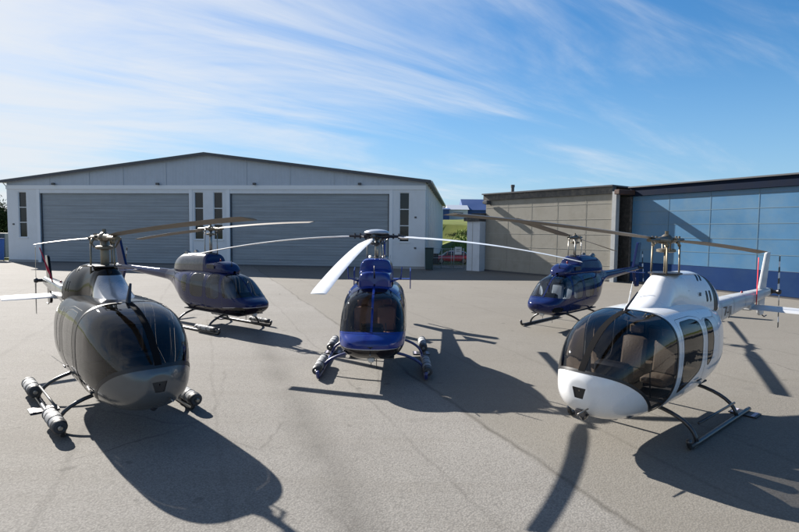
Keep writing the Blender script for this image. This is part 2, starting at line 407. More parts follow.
def rods_and_hub(root, hz, z0, blades, kind, mast_r=.05, mast_m=None):
    m = MB(); m.tube([(0, 0, z0 - .25), (0, 0, hz + .06)], mast_r, 14); m.build('mast', mast_m or M_brass, root, smooth=True)
    for (x, y) in ((.24, .12), (-.2, .18), (.02, -.26)):
        rods = MB(); rods.tube([(x, y, z0 - .2), (x * .95, y * .95, hz - .1)], .018, 8)
        rods.tube([(x * .95, y * .95, hz - .12), (x * .8, y * .8, hz - .02)], .03, 8)
        rods.build('control_rod', M_steel if mast_m else M_brass, root, smooth=True)
    h = MB()
    h.lathe((0, 0, hz - .24), (0, 0, hz - .16), [(0, .12), (.2, .17), (.8, .17), (1, .12)], 18)          # swashplate
    h.lathe((0, 0, hz - .05), (0, 0, hz + .11), [(0, .11), (.3, .13), (.7, .1), (1, .05)], 16)
    for a in blades:
        c, s = math.cos(a), math.sin(a)
        h.tube([(c * .05, s * .05, hz), (c * .34, s * .34, hz)], [.085, .06], 10)
        h.tube([(c * .3, s * .3, hz + .0), (c * .75, s * .75, hz + .0)], [.065, .05], 10, flat=.7)
        px, py = -s, c
        h.tube([(c * .42 + px * .02, s * .42 + py * .02, hz), (c * .3 + px * .2, s * .3 + py * .2, hz - .02)], .025, 8)
        h.tube([(c * .3 + px * .2, s * .3 + py * .2, hz - .02), (c * .18 + px * .14, s * .18 + py * .14, hz - .2)], .014, 8)
        for q in (.45, .6): h.tube([(c * q, s * q, hz - .07), (c * q, s * q, hz + .075)], .022, 8)
    if kind == 'teeter':
        h.tube([(-.07, -.17, hz + .02), (-.07, .17, hz + .02)], .03, 8); h.tube([(0, 0, hz + .1), (0, 0, hz + .17)], .035, 8)
    hb = h.build('rotor_hub', M_darkm if kind != 'teeter' else mat('greasy_hub_metal', (.14, .12, .09), .45, metal=.6, noise=(14, .5)), root, sharp=45)
    return hb

def cabin_fit(root, dash_x, dash_w, seat_x, seat_m, floor, zf, rear_x):
    b = MB(); b.box(floor[0], floor[1], -.52, .52, zf - .03, zf, 0); b.build('cabin_floor', M_int, root)
    b = MB(); b.box(dash_x - .16, dash_x + .12, -dash_w, dash_w, 1.02, 1.34, .05); b.box(dash_x - .12, dash_x + .1, -.15, .15, zf, 1.04, .02)
    d = b.build('instrument_panel', M_black, root, sharp=40)
    b = MB()
    for y in (-.2, .06): b.box(dash_x - .172, dash_x - .161, y * dash_w / .3, y * dash_w / .3 + .2, 1.1, 1.28)
    build_each(b, 'display_screen', M_lens, d)
    for y in (.3, -.3): seat(root, seat_x, y, seat_m)
    b = MB(); b.box(rear_x - .3, rear_x + .3, -.55, .55, .8, .97, .05); b.box(rear_x - .45, rear_x - .3, -.55, .55, .9, 1.62, .05); b.build('rear_bench', seat_m, root, sharp=40)
    for y in (.3, -.3):
        b = MB(); b.tube([(seat_x + .3, y, zf), (seat_x + .34, y, 1.05), (seat_x + .28, y, 1.25)], .014, 8)
        b.build('cyclic_stick', M_black, root, smooth=True)

# ------------------------------------------------------------ egg-cabin two-blade type (black one and white one)
def egg_helicopter(loc, heading, label, mats, blade_ang, floats, tilt, hubz=3.32, number=None, stretch=1.2):
    root = empty('helicopter', loc, heading, label, 'helicopter', 'helicopters parked on the apron')
    body = [(2.66, 1.03, 1.07, .01, 1.05, 2.0, 2.0), (2.655, .90, 1.20, .15, 1.04, 2.2, 2.1), (2.61, .77, 1.34, .30, 1.03, 2.4, 2.2), (2.50, .65, 1.52, .455, 1.03, 2.7, 2.3),
            (2.30, .55, 1.76, .60, 1.05, 3.0, 2.4), (2.0, .48, 1.99, .72, 1.09, 3.3, 2.4), (1.6, .44, 2.14, .79, 1.14, 3.5, 2.5), (1.15, .43, 2.205, .81, 1.17, 3.5, 2.5),
            (.6, .43, 2.22, .81, 1.2, 3.4, 2.5), (0, .45, 2.21, .80, 1.25, 3.2, 2.5), (-.5, .49, 2.20, .785, 1.3, 3.1, 2.4), (-.95, .58, 2.17, .73, 1.37, 2.9, 2.3),
            (-1.38, .80, 2.12, .61, 1.47, 2.6, 2.2), (-1.75, 1.14, 2.03, .38, 1.64, 2.2, 2.1), (-2.1, 1.40, 2.0, .27, 1.74, 2.1, 2.1), (-2.4, 1.56, 1.98, .22, 1.78, 2.1, 2.1)]
    ex = lambda x: x * stretch if x > 0 else x
    body = [(ex(q[0]), q[1], q[2], q[3] * (1.035 if q[0] > -1 else 1), q[4] + (.14 * min(1, max(0, (2.5 - q[0]) / .8)) if q[0] > -.6 else 0), q[5], q[6]) for q in body]
    S = loft(body, 170, 128)
    ws = [(1.30, 2.6), (1.30, 2.15), (1.27, 2.05), (1.23, 1.8), (1.23, 1.4), (1.29, 1.0), (1.40, .68), (1.55, .59), (1.74, .70), (1.93, .88), (2.12, 1.07), (2.35, 1.24), (2.6, 1.36), (3.2, 1.42), (3.2, 2.7)]
    ws = [(ex(a), c) for a, c in ws]
    g = side_field(ws, 0, 3)
    W, S = S.cut(lambda V: np.maximum(g(V), .0))  if False else S.cut(g)
    fr, S = S.cut(lambda V: g(V) - (.045 if mats.get('cutter') else .028))
    post, W = W.cut(lambda V: np.abs(V[:, 1]) - .055)
    rim, W = W.cut(lambda V: -g(V) - .02)
    fr = fr.plus(rim)
    for sy in (1, -1):
        p, W = W.cut(lambda V: -sy * V[:, 1]); p.obj('windscreen', mats['glass'], root)
    pf = fr.offset(.004).obj('windscreen_frame', M_seal, root); post.offset(.006).obj('windscreen_post', mat('matt_black_post', (.008, .008, .009), .9, spec=.05), root)
    # nose cap
    nose = [(1.56, .58), (1.74, .72), (1.93, .90), (2.12, 1.09), (2.35, 1.26), (2.6, 1.38), (3.2, 1.44), (3.2, .2), (1.7, .2), (1.48, .44)]
    nose = [(ex(a), c) for a, c in nose]
    gn = side_field(nose, 0, 2)
    C, S = S.cut(gn)
    sm, C = C.cut(lambda V: -gn(V) - (.03 if mats.get('chin') else .008)); 
    trap = [(-.115, 1.10), (.115, 1.10), (.07, .93), (-.07, .93)]
    tl, C = C.cut(lambda V: np.where(V[:, 0] > 2, sdf(np.array(trap), V[:, 1:3]), 1.0))
    ch, C = C.cut(lambda V: np.maximum(V[:, 2] - .565, 1.1 - V[:, 0]) if mats.get('chin') else np.ones(len(V)))
    C.obj('nose_cap', mats['nose'], root); sm.obj('panel_seam', M_seal, root)
    tl.offset(-.012).obj('landing_light', M_seal, root)
    ch.obj('chin_panel', M_seal, root)
    b = MB(); b.lathe((2.86, 0, .55), (2.86, 0, .66), [(0, .03), (.3, .06), (.7, .075), (1, .075)], 16); b.box(2.76, 2.98, -.09, .09, .62, .74, .02)
    b.build('search_light', M_lens, root, sharp=40)
    # doors
    dr = [(1.10, 2.07), (1.08, 1.5), (1.15, 1.0), (1.26, .70), (1.1, .60), (.3, .62), (.18, .8), (.15, 1.4), (.2, 2.02), (.5, 2.08)]
    rd = [(.14, 2.0), (.12, 1.4), (.15, .8), (.07, .66), (-.45, .74), (-.6, 1.1), (-.58, 1.7), (-.48, 1.98)]
    wn = [(1.0, 2.01), (1.0, 1.5), (1.06, 1.05), (1.10, .84), (.94, .88), (.36, 1.12), (.29, 1.3), (.27, 1.7), (.32, 1.97), (.55, 2.02)]
    wr = [(.05, 1.96), (.04, 1.18), (-.02, 1.14), (-.2, 1.26), (-.26, 1.5), (-.22, 1.86), (-.12, 1.97)]
    dr, rd, wn, wr = [[(ex(a), c) for a, c in q] for q in (dr, rd, wn, wr)]
    for sy in (1, -1):
        for nm, dp, wp in (('door', dr, wn), ('door', rd, wr)):
            gd = side_field(dp, sy, 2); gw = side_field(wp, sy, 2)
            D, S = S.cut(gd); se, D = D.cut(lambda V: -gd(V) - .007)
            Wd, D = D.cut(gw); ga, D = D.cut(lambda V: gw(V) - .018)
            do = D.obj(nm, mats['body'], root); Wd.obj('door_window', mats['glass'], do); ga.offset(.002).obj('window_seal', M_seal, do)
            se.offset(-.001).obj('door_gap', M_seal, root)
            D.offset(-.03).obj('door_lining', M_int, do)
        b = MB(); b.tube([(.25, sy * .805, .92), (.45, sy * .81, .92)], .014, 8); b.build('door_handle', M_darkm, root, smooth=True)
    # panel joints of the shell
    for fld in (lambda V: np.abs(V[:, 0] + .98) - .004, lambda V: np.maximum(np.abs(V[:, 2] - .80 - .38 * (V[:, 0] + .6)) - .005, np.maximum(V[:, 0] - .0, -1.4 - V[:, 0])), lambda V: np.maximum(np.abs(V[:, 2] - .60) - .004, np.abs(V[:, 0] - .4) - 1.0)):
        q, S = S.cut(fld); q.offset(-.002).obj('panel_seam', M_seal, root, each=True)
    S.obj('fuselage', mats['body'], root)
    inner, _ = S.cut(lambda V: -V[:, 0] - .9); inner.offset(-.03).obj('cabin_lining', M_int, root)
    MB().box(-.98, -.94, -.42, .42, .82, 1.95).build('cabin_bulkhead', M_int, root)
    cabin_fit(root, 1.95, .3, .85, mats['seat'], (-.9, 2.4), .64, -.25)
    # upper cowling
    cw = [(1.28, 2.0, 2.06, .02, 2.04, 2, 2), (1.24, 1.98, 2.13, .14, 2.04, 2.2, 2), (1.08, 1.95, 2.22, .27, 2.04, 2.3, 2), (.8, 1.95, 2.33, .35, 2.04, 2.3, 2), (.55, 1.95, 2.47, .36, 2.04, 2.3, 2),
          (.37, 1.95, 2.64, .34, 2.04, 2.4, 2), (.27, 1.95, 2.74, .33, 2.04, 2.6, 2), (.12, 1.95, 2.775, .34, 2.04, 2.8, 2), (-.2, 1.95, 2.78, .38, 2.04, 2.6, 2), (-.5, 1.93, 2.78, .47, 2.05, 2.3, 2),
          (-.85, 1.9, 2.78, .54, 2.06, 2.2, 2), (-1.12, 1.85, 2.74, .57, 2.06, 2.2, 2), (-1.3, 1.85, 2.66, .55, 2.06, 2.2, 2)]
    cw = [((q[0] * 1.12 if q[0] > .3 else q[0]),) + q[1:] for q in cw]
    K = loft(cw, 120, 80, caps=False)
    band, K = K.cut(lambda V: np.maximum(V[:, 0] + .98, -1.16 - V[:, 0]))
    for i, (a, c) in enumerate(((-.72, -.79), (-.84, -.91))):
        for (z0, z1) in ((2.20, 2.42), (2.60, 2.72)):
            lv = [(a, z0), (a, z1), (c, z1), (c, z0)]
            if z0 > 2.5: lv = [(a + .12, z0), (a - .04, z1), (c - .04, z1), (c + .12, z0)]
            q, K = K.cut(lambda V: sdf(np.array(lv), V[:, [0, 2]])); q.offset(-.006).obj('air_intake', M_seal, root, each=True)
    if mats.get('cutter'):
        rp, K = K.cut(lambda V: np.maximum(V[:, 2] - 2.60 + .0 * V[:, 0], .16 + .9 * np.abs(V[:, 1]) - V[:, 0])); rp.obj('cowling_ramp', mats['cowl'], root)
    q, K = K.cut(lambda V: np.maximum(np.abs(V[:, 0] + .35) - .004, V[:, 2] - 2.72)); q.offset(-.002).obj('cowling_seam', M_seal, root)
    q, K = K.cut(lambda V: np.maximum(np.abs(V[:, 2] - 2.44) - .004, V[:, 0] - .1)); q.offset(-.002).obj('cowling_seam', M_seal, root, each=True)
    K.obj('engine_cowling', mats['body'], root); band.offset(-.008).obj('exhaust_band', M_black, root)
    e = loft([(-1.3, 1.85, 2.66, .55, 2.06, 2.2, 2), (-1.36, 1.87, 2.58, .50, 2.06, 2.2, 2), (-1.5, 1.9, 2.42, .30, 2.06, 2.1, 2), (-1.6, 1.95, 2.3, .2, 2.06, 2, 2), (-1.62, 2.0, 2.12, .02, 2.06, 2, 2)], 30, 48)
    e.obj('rear_fairing', mats['body'], root)
    MB().lathe((-1.35, .0, 2.36), (-1.85, 0, 2.46), [(0, .13), (.9, .13), (1, .12), (1, .1), (.2, .09)], 20).build('exhaust_pipe', M_steel, root, sharp=40)
    MB().lathe((0, 0, 2.755), (0, 0, 2.785), [(0, .30), (.7, .30), (1, .27), (1, .01)], 28).build('mast_well', M_darkm, root, sharp=40)
    # wire cutter / antenna on roof front
    k3 = 1.8 if mats.get('cutter') else 1
    b = MB(); b.tube([(1.66, 0, 2.06), (1.56, .0, 2.22), (1.34, .10, 2.50)], [.03 * k3, .024 * k3, .012 * k3], 8); b.tube([(1.62, 0, 2.1), (1.34, .24, 2.18)], .014, 8); b.tube([(1.62, 0, 2.1), (1.34, -.24, 2.18)], .014, 8)
    b.build('wire_cutter' if mats.get('cutter') else 'temperature_probe', M_darkm, root, smooth=True)
    if mats.get('whip'):
        MB().tube([(.95, -.25, 2.2), (.75, -.27, 2.62)], [.014, .005], 8).build('antenna', M_bladew, root, smooth=True)
    # pitot
    MB().tube([(3.02, .16, .80), (3.32, .16, .78)], [.014, .008], 8).build('pitot_tube', M_steel, root, smooth=True)
    # tail boom
    tb = [(-1.7, 1.46, 2.07, .28, 1.78, 2.8, 2.8), (-2.2, 1.50, 2.06, .25, 1.8, 3.4, 3.4), (-4, 1.66, 2.07, .19, 1.88, 3.4, 3.4), (-6.0, 1.81, 2.08, .14, 1.95, 2.8, 2.8), (-6.62, 1.86, 2.08, .12, 1.97, 2.8, 2.8), (-6.72, 1.90, 2.05, .08, 1.97, 2.4, 2.4)]
    TB = loft(tb, 60, 40, caps=True); 
    tb_o = TB.obj('tail_boom', mats['tail'], root)
    b = MB()
    for x in (-2.5, -3.4, -4.3, -5.2, -6.0):
        hw = float(np.interp(-x, [1.7, 4, 6.6], [.275, .193, .125])) ; zc_ = float(np.interp(-x, [1.7, 4, 6.6], [1.78, 1.875, 1.97])); hh = float(np.interp(-x, [1.7, 4, 6.6], [.30, .205, .118]))
        sec = loft([(x + .012, zc_ - hh - .006, zc_ + hh + .006, hw + .006, zc_, 2.8, 2.8), (x - .012, zc_ - hh - .006, zc_ + hh + .006, hw + .006, zc_, 2.8, 2.8)], 2, 32)
        b.add(sec.V, sec.T)
    build_each(b, 'boom_joint', mats['tail'], tb_o)
    # strake + anti-collision lights
    MB().lathe((-4.6, 0, 2.03), (-4.6, 0, 2.12), [(0, .03), (.6, .03), (1, .015)], 12).build('beacon', mat('beacon_lens', (.2, .01, .01), .2), root, smooth=True)
    # fin: swept plate above and below
    def fin(pts, th, name, m):
        v = []; n = len(pts)
        for (x, z) in pts: v.append((x, th, z))
        for (x, z) in pts: v.append((x, -th, z))
        f = [tuple(range(n)), tuple(range(2 * n - 1, n - 1, -1))] + [(i, (i + 1) % n, n + (i + 1) % n, n + i)[::-1] for i in range(n)]
        o = mesh_obj(name, v, f, m, root); bv = o.modifiers.new('edge', 'BEVEL'); bv.width = .018; bv.segments = 3; return o
    ft_ = 2.72 if mats.get('cutter') else 3.06
    fin([(-5.95, 2.0), (-6.45 if ft_ > 3 else -6.3, ft_ - .04), (-6.52 if ft_ > 3 else -6.37, ft_), (-6.78 if ft_ > 3 else -6.66, ft_), (-6.50, 2.0), (-6.42, 1.4), (-6.36, 1.36), (-6.12, 1.36), (-6.04, 1.42)], .035, 'tail_fin', mats.get('fin', mats['tail']))
    # stabiliser
    b = MB()
    v, f, _ = blade_mesh(rad=1.25, root=0.0, chord=.46, droop=0, tilt=0, pitch=-.20, thick=.10, n=4, twist=0)
    b.add([(-5.05 + p[1], p[0], 1.66 + p[2]) for p in v], f); b.add([(-5.05 + p[1], -p[0], 1.66 + p[2]) for p in v], [q[::-1] for q in f])
    b.box(-5.25, -4.95, -.12, .12, 1.60, 1.80, .02)
    b.build('stabilizer', mats['stab'], root, sharp=40)
    # tail rotor
    ts = -1 if mats.get('cutter') else 1
    tr = MB(); tr.tube([(-6.86, .0, 1.97), (-6.86, ts * .24, 1.97)], .05, 12); tr.box(-6.95, -6.6, -.05, .09, 1.88, 2.06, .02)
    tr.lathe((-6.86, ts * .20, 1.97), (-6.86, ts * .30, 1.97), [(0, .06), (.5, .08), (1, .05)], 12)
    trr = tr.build('tail_rotor', M_darkm, root, sharp=40)
    for s_ in (1, -1):
        v, f, mi = blade_mesh(rad=1.0, root=.08, chord=.14, droop=0, tilt=0, pitch=.12, n=6)
        a = R(86) if s_ == 1 else R(86 + 180)
        v2 = [(-6.86 + p[0] * math.cos(a) - p[1] * math.sin(a), ts * .25 + p[2], 1.97 + p[0] * math.sin(a) + p[1] * math.cos(a)) for p in v]
        bo = mesh_obj('tail_rotor_blade', v2, f, [M_bladew if mats.get('stripe') else M_black, M_black], trr, sharp=40)
        if mats.get('stripe'):
            xs = [abs((v2[q[0]][2] - 1.97)) for q in f]; bo.data.polygons.foreach_set('material_index', [int((a_ / .166)) % 2 for a_ in xs])
    # tail skid
    MB().tube([(-6.3, 0, 1.38), (-6.6, 0, 1.28), (-6.8, 0, 1.3)], .016, 8).build('tail_skid', M_darkm, root, smooth=True)
    skid_gear(root, mats['skid'], 1.08, -1.6, 1.62 if floats else 1.38, 1.12, -.85, .52, .35, floats=floats, step=True, paw=(-.2 if floats else True))
    rods_and_hub(root, hubz, 2.78, [blade_ang, blade_ang + math.pi], 'teeter', mast_r=mats.get('mast_r', .05))
    add_blade(root, blade_ang, hubz, [M_blade, M_bladeedge], rad=mats.get('rad', 5.64), root=.55, chord=.26, rootchord=.17, droop=.13, tilt=tilt[0], pitch=mats['pt'][0], twist=.06)
    add_blade(root, blade_ang + math.pi, hubz, [M_blade, M_bladeedge], rad=mats.get('rad', 5.64), root=.55, chord=.26, rootchord=.17, droop=.09, tilt=tilt[1], pitch=mats['pt'][1], twist=.06)
    if number:
        for sy in (1,):
            Mx = Matrix.Translation((-2.75, .242, 1.80)) @ Matrix.Rotation(R(180 - 3.5), 4, 'Z') @ Matrix.Rotation(R(90), 4, 'X')
            text_mesh('registration_number', number, .30, M_black, root, Mx)
        Mx = Matrix.Translation((-.55, .455, 2.36)) @ Matrix.Rotation(R(180), 4, 'Z') @ Matrix.Rotation(R(78), 4, 'X')
        text_mesh('type_number', '505', .10, M_darkm, root, Mx)
    return root

# ------------------------------------------------------------ long-nosed type (two navy ones and the four-blade one)
def jet_helicopter(loc, heading, label, mats, blade_angs, floats, tilt, droop, hubz, four=False, gear=True, ydoor=2):
    root = empty('helicopter', loc, heading, label, 'helicopter', 'helicopters parked on the apron')
    k = 0.10 if four else 0.0
    wk = 1.17 if four else 1.03
    body = [(2.86, .93, .97, .01, .95, 2, 2), (2.85, .86, 1.03, .16, .95, 2.3, 2.2), (2.80, .79, 1.085, .32, .94, 2.5, 2.3), (2.66, .70, 1.15, .47, .94, 2.8, 2.4),
            (2.48, .63, 1.22, .56, .95, 3.0, 2.5), (2.28, .585, 1.38, .62, .98, 3.0, 2.5), (2.02, .55, 1.64, .655, 1.03, 3.0, 2.5), (1.75, .53, 1.86, .67, 1.08, 3.0, 2.6), (1.42, .51, 1.97, .68, 1.14, 2.8, 2.7),
            (1.0, .50, 2.05, .69, 1.2, 3.0, 2.7), (.3, .50, 2.08, .70, 1.25, 3.0, 2.7), (-.5, .52, 2.08, .69, 1.3, 3, 2.7), (-1.05, .62, 2.07, .63, 1.36, 2.8, 2.5),
            (-1.55, .88, 2.05, .5, 1.46, 2.5, 2.3), (-2.05, 1.18, 2.02, .34, 1.58, 2.3, 2.2), (-2.5, 1.42, 1.97, .24, 1.68, 2.1, 2.1), (-2.8, 1.50, 1.93, .20, 1.71, 2.1, 2.1)]
    body = [(a, b + .0, c + k * (c - .9), d * wk, e + k * .4, f, g) for (a, b, c, d, e, f, g) in body]
    S = loft(body, 170, 120)
    ws = [(1.16, 2.35), (1.30, 2.08), (1.42, 1.84), (1.55, 1.5), (1.66, 1.2), (1.85, 1.17), (2.2, 1.20), (2.5, 1.23), (3.2, 1.26), (3.2, 2.8), (1.2, 2.8)]
    g = side_field(ws, 0, 3)
    W, S = S.cut(g); fr, S = S.cut(lambda V: g(V) - .02)
    post, W = W.cut(lambda V: np.abs(V[:, 1]) - (.028 if four else .028)); rim, W = W.cut(lambda V: -g(V) - .014)
    for sy in (1, -1):
        p, W = W.cut(lambda V: -sy * V[:, 1]); p.obj('windscreen', mats['glass'], root)
    fr.plus(rim).offset(.003).obj('windscreen_frame', mats['frame'], root); post.offset(.012).obj('windscreen_post', mats['body'], root)
    # chin windows
    chn = [(2.62, .92), (2.66, .80), (2.52, .70), (2.2, .70), (2.1, .84), (2.3, .92)]
    for sy in (1, -1):
        gc = side_field(chn, sy, 2)
        q, S = S.cut(lambda V: np.maximum(gc(V), .16 - sy * V[:, 1])); q.obj('chin_window', mats['glass'], root)
    d1 = [(1.36, 1.98), (1.5, 1.6), (1.62, 1.2), (1.66, .8), (1.5, .68), (.75, .68), (.66, .8), (.64, 1.5), (.66, 1.98), (.9, 2.02)]
    d2 = [(.6, 1.99), (.6, .72), (.5, .66), (-.25, .66), (-.38, .8), (-.42, 1.4), (-.4, 1.98)]
    w1 = [(1.25, 1.93), (1.38, 1.6), (1.47, 1.22), (1.3, 1.15), (.82, 1.15), (.74, 1.25), (.73, 1.85), (.8, 1.95)]
    w2 = [(.5, 1.93), (.52, 1.25), (.44, 1.15), (-.14, 1.15), (-.26, 1.28), (-.26, 1.85), (-.16, 1.94)]
    w3 = [(-.52, 1.86), (-.52, 1.3), (-.62, 1.22), (-.8, 1.3), (-.92, 1.5), (-.92, 1.76), (-.84, 1.88)]
    low = [(-1.2, .95), (-.4, .80), (1.2, .80), (2.3, .90), (3.3, .92), (3.3, .2), (-1.4, .2), (-2.4, 1.3)]
    gl = side_field(low, 0, 2)
    dk = 0.02
    for sy in (1, -1):
        for dp, wp in ((d1, w1), (d2, w2)):
            gd = side_field(dp, sy, 2); gw = side_field(wp, sy, 3)
            D, S = S.cut(gd); se, D = D.cut(lambda V: -gd(V) - .008); Wd, D = D.cut(gw); ga, D = D.cut(lambda V: gw(V) - .02)
            lo, up = D.cut(gl)
            do = up.obj('door', mats['body'], root); lo.obj('door_lower_panel', mats['low'], do)
            Wd.obj('door_window', mats['glass'], do); ga.offset(.002).obj('window_seal', M_seal, do); se.obj('door_gap', M_seal, root)
        gw = side_field(w3, sy, 3); q, S = S.cut(gw); q.obj('rear_side_window', mats['glass'], root)
    inner, _ = S.cut(lambda V: -V[:, 0] - 1.0); inner.offset(-.03).obj('cabin_lining', M_int, root)
    for fld in (lambda V: np.abs(V[:, 0] + 1.12) - .004, lambda V: np.abs(V[:, 0] + 1.75) - .004, lambda V: np.maximum(np.abs(V[:, 0] - 2.40) - .004, V[:, 2] - 1.24), lambda V: np.maximum(np.abs(V[:, 2] - 1.30) - .004, V[:, 0] + 1.12)):
        q, S = S.cut(fld); q.offset(-.002).obj('panel_seam', M_seal, root, each=True)
    lo, S = S.cut(gl); st, S = S.cut(lambda V: gl(V) - .016)
    S.obj('fuselage', mats['body'], root); lo.obj('lower_fuselage', mats['low'], root); st.offset(.002).obj('body_stripe', mats['stripe'], root, each=True)
    MB().box(-1.05, -1.0, -.40, .40, .80, 1.9).build('cabin_bulkhead', M_int, root)
    cabin_fit(root, 1.98, .26, 1.05, mats['seat'], (-.95, 2.3), .62, -.1)
    # cowlings
    zt = 2.42 if not four else 2.78
    hi = .12 if not four else 0
    if four:
        cw = [(1.12, 2.0, 2.2, .02, 2.1, 4, 3), (1.10, 2.0, 2.42, .34, 2.1, 4, 3), (.98, 2.0, 2.50, .42, 2.1, 4, 3), (.5, 2.0, 2.52, .45, 2.1, 4.5, 3), (.46, 2.0, 2.6, .44, 2.1, 4.5, 3), (.42, 2.0, 2.76, .43, 2.1, 4.5, 3), (.2, 2.0, 2.80, .44, 2.1, 4.5, 3),
              (-.4, 2.0, 2.80, .46, 2.1, 4, 3), (-1.0, 2.0, 2.74, .45, 2.1, 3.5, 3), (-1.6, 2.0, 2.6, .38, 2.1, 3, 3), (-2.0, 1.95, 2.35, .27, 2.1, 2.5, 2.5), (-2.25, 1.95, 2.1, .1, 2.0, 2.2, 2.2)]
    else:
        cw = [(1.42, 1.9, 2.06, .05, 2.0, 3, 3), (1.32, 1.95, 2.16, .30, 2.05, 3, 3), (1.12, 1.95, 2.31, .40, 2.05, 3.4, 3), (.8, 1.95, 2.38, .43, 2.05, 3.6, 3), (.34, 1.95, 2.38, .44, 2.05, 3.6, 3), (.30, 1.95, 2.44, .44, 2.05, 3.6, 3), (.26, 1.95, 2.58, .44, 2.05, 3.6, 3), (.1, 1.95, 2.66, .44, 2.05, 3.6, 3),
              (-.5, 1.95, 2.68, .46, 2.05, 3.2, 3), (-1.2, 1.95, 2.64, .46, 2.05, 3, 3), (-1.7, 1.95, 2.5, .40, 2.05, 2.8, 3), (-2.05, 1.9, 2.25, .27, 2.0, 2.5, 2.5), (-2.3, 1.85, 2.0, .08, 1.95, 2.2, 2.2)]
    K = loft(cw, 120, 72)
    for fld in (lambda V: np.abs(V[:, 0] + .55) - .005, lambda V: np.abs(V[:, 0] + 1.25) - .005, lambda V: np.maximum(np.abs(V[:, 2] - 2.36) - .004, V[:, 0] + .0)):
        q, K = K.cut(fld); q.offset(-.003).obj('cowling_seam', M_seal, root, each=True)
    if not four:
        rear, K = K.cut(lambda V: V[:, 0] - .14); 
        rear.obj('engine_cowling', mats['rearcowl'], root)
        K.obj('transmission_fairing', mats['body'], root)
    else:
        K.obj('engine_cowling', mats['body'], root)
        for sy in (1, -1):
            b = MB(); b.tube([(1.0, sy * .4, 2.25), (1.0, sy * .66, 2.34)], .02, 8); b.tube([(1.0, sy * .66, 2.3), (1.0, sy * .68, 2.62)], .015, 8); b.build('mirror_bracket', mats['body'], root, smooth=True)
    for sy in (1, -1):
        b = MB(); b.box(.42, .85, sy * .452 - .012, sy * .452 + .012, 2.14, 2.28, 0)
        b.build('air_intake', M_black, root)
        zz_ = 2.62 if not four else 2.7
        MB().lathe((-.95, sy * .14, zz_ - .14), (-1.25, sy * .2, zz_ + .04), [(0, .1), (.9, .1), (1, .1), (1, .08), (.3, .07)], 16).build('exhaust_pipe', M_steel, root, sharp=40)
    top = 2.66 if not four else 2.80
    MB().lathe((0, 0, top - .08), (0, 0, top + .02), [(0, .24), (.6, .24), (1, .18), (1, .1)], 24).build('mast_well', M_darkm, root, sharp=40)
    # tail boom and surfaces
    tb = [(-2.2, 1.38, 1.98, .27, 1.68, 2.2, 2.2), (-2.7, 1.49, 1.94, .21, 1.72, 2.1, 2.1), (-4.5, 1.62, 1.95, .16, 1.79, 2, 2), (-6.4, 1.74, 1.97, .115, 1.86, 2, 2), (-7.0, 1.78, 1.98, .10, 1.88, 2, 2), (-7.08, 1.83, 1.93, .05, 1.88, 2, 2)]
    t = loft(tb, 50, 32, caps=True).obj('tail_boom', mats['body'], root)
    def fin(pts, th, name, m, y0=0.0):
        n = len(pts); v = [(x, y0 + th, z) for x, z in pts] + [(x, y0 - th, z) for x, z in pts]
        f = [tuple(range(n)), tuple(range(2 * n - 1, n - 1, -1))] + [(i, (i + 1) % n, n + (i + 1) % n, n + i)[::-1] for i in range(n)]
        o = mesh_obj(name, v, f, m, root); bv = o.modifiers.new('edge', 'BEVEL'); bv.width = .015; bv.segments = 3; return o
    fin([(-6.35, 1.9), (-6.86, 3.08), (-6.92, 3.12), (-7.26, 3.12), (-6.98, 1.9), (-7.16, 1.02), (-7.12, .98), (-6.84, .98), (-6.78, 1.02)], .055, 'tail_fin', mats['body'])
    b = MB(); v, f, _ = blade_mesh(rad=1.0, root=0, chord=.32, droop=0, tilt=0, pitch=-.05, thick=.12, n=3, twist=0)
    b.add([(-5.0 + p[1], p[0], 1.80 + p[2]) for p in v], f); b.add([(-5.0 + p[1], -p[0], 1.80 + p[2]) for p in v], [q[::-1] for q in f])
    b.build('stabilizer', mats['body'], root, sharp=40)
    if four:
        for sy in (1, -1): fin([(-4.85, 1.45), (-4.85, 2.1), (-5.25, 2.2), (-5.35, 1.4)], .018, 'end_plate', mats['body'], sy * 1.02)
    tr = MB(); tr.tube([(-7.02, .02, 1.90), (-7.02, .26, 1.90)], .045, 12); tr.box(-7.12, -6.92, -.08, .12, 1.82, 1.98, .02)
    trr = tr.build('tail_rotor', M_darkm, root, sharp=40)
    for s_ in (0, 1):
        v, f, mi = blade_mesh(rad=.83, root=.06, chord=.135, droop=0, tilt=0, pitch=.1, n=5)
        a = R(mats.get('tra', 80)) + s_ * math.pi
        v2 = [(-7.02 + p[0] * math.cos(a) - p[1] * math.sin(a), .25 + p[2], 1.90 + p[0] * math.sin(a) + p[1] * math.cos(a)) for p in v]
        bo = mesh_obj('tail_rotor_blade', v2, f, [M_bladew, M_black], trr, sharp=40)
        bo.data.polygons.foreach_set('material_index', [int(math.hypot(v2[q[0]][2] - 1.9, v2[q[0]][0] + 7.02) / .2) % 2 for q in f])
    skid_gear(root, mats['skid'], mats.get('track', 1.08), -1.1, 1.95, 1.35, -.55, .56, .36, floats=floats, step=False, paw=bool(floats), toe=.2)
    # under-nose bits
    b = MB(); b.tube([(2.45, 0, .68), (2.45, 0, .45)], [.014, .006], 8); b.tube([(1.9, .1, .58), (1.9, .1, .25)], [.012, .006], 8)
    build_each(b, 'antenna', M_darkm, root, smooth=True)
    MB().lathe((2.5, 0, .56), (2.5, 0, .70), [(0, .05), (.3, .09), (1, .1)], 16).build('landing_light', M_white_lens, root, smooth=True)
    MB().tube([(2.78, -.0, .84), (3.02, -.0, .83)], [.014, .009], 8).build('pitot_tube', M_steel, root, smooth=True)
    b = MB(); b.tube([(1.25, 0, 2.2 if not four else 2.35), (1.25, 0, 2.42 if not four else 2.66)], [.02, .01], 8)
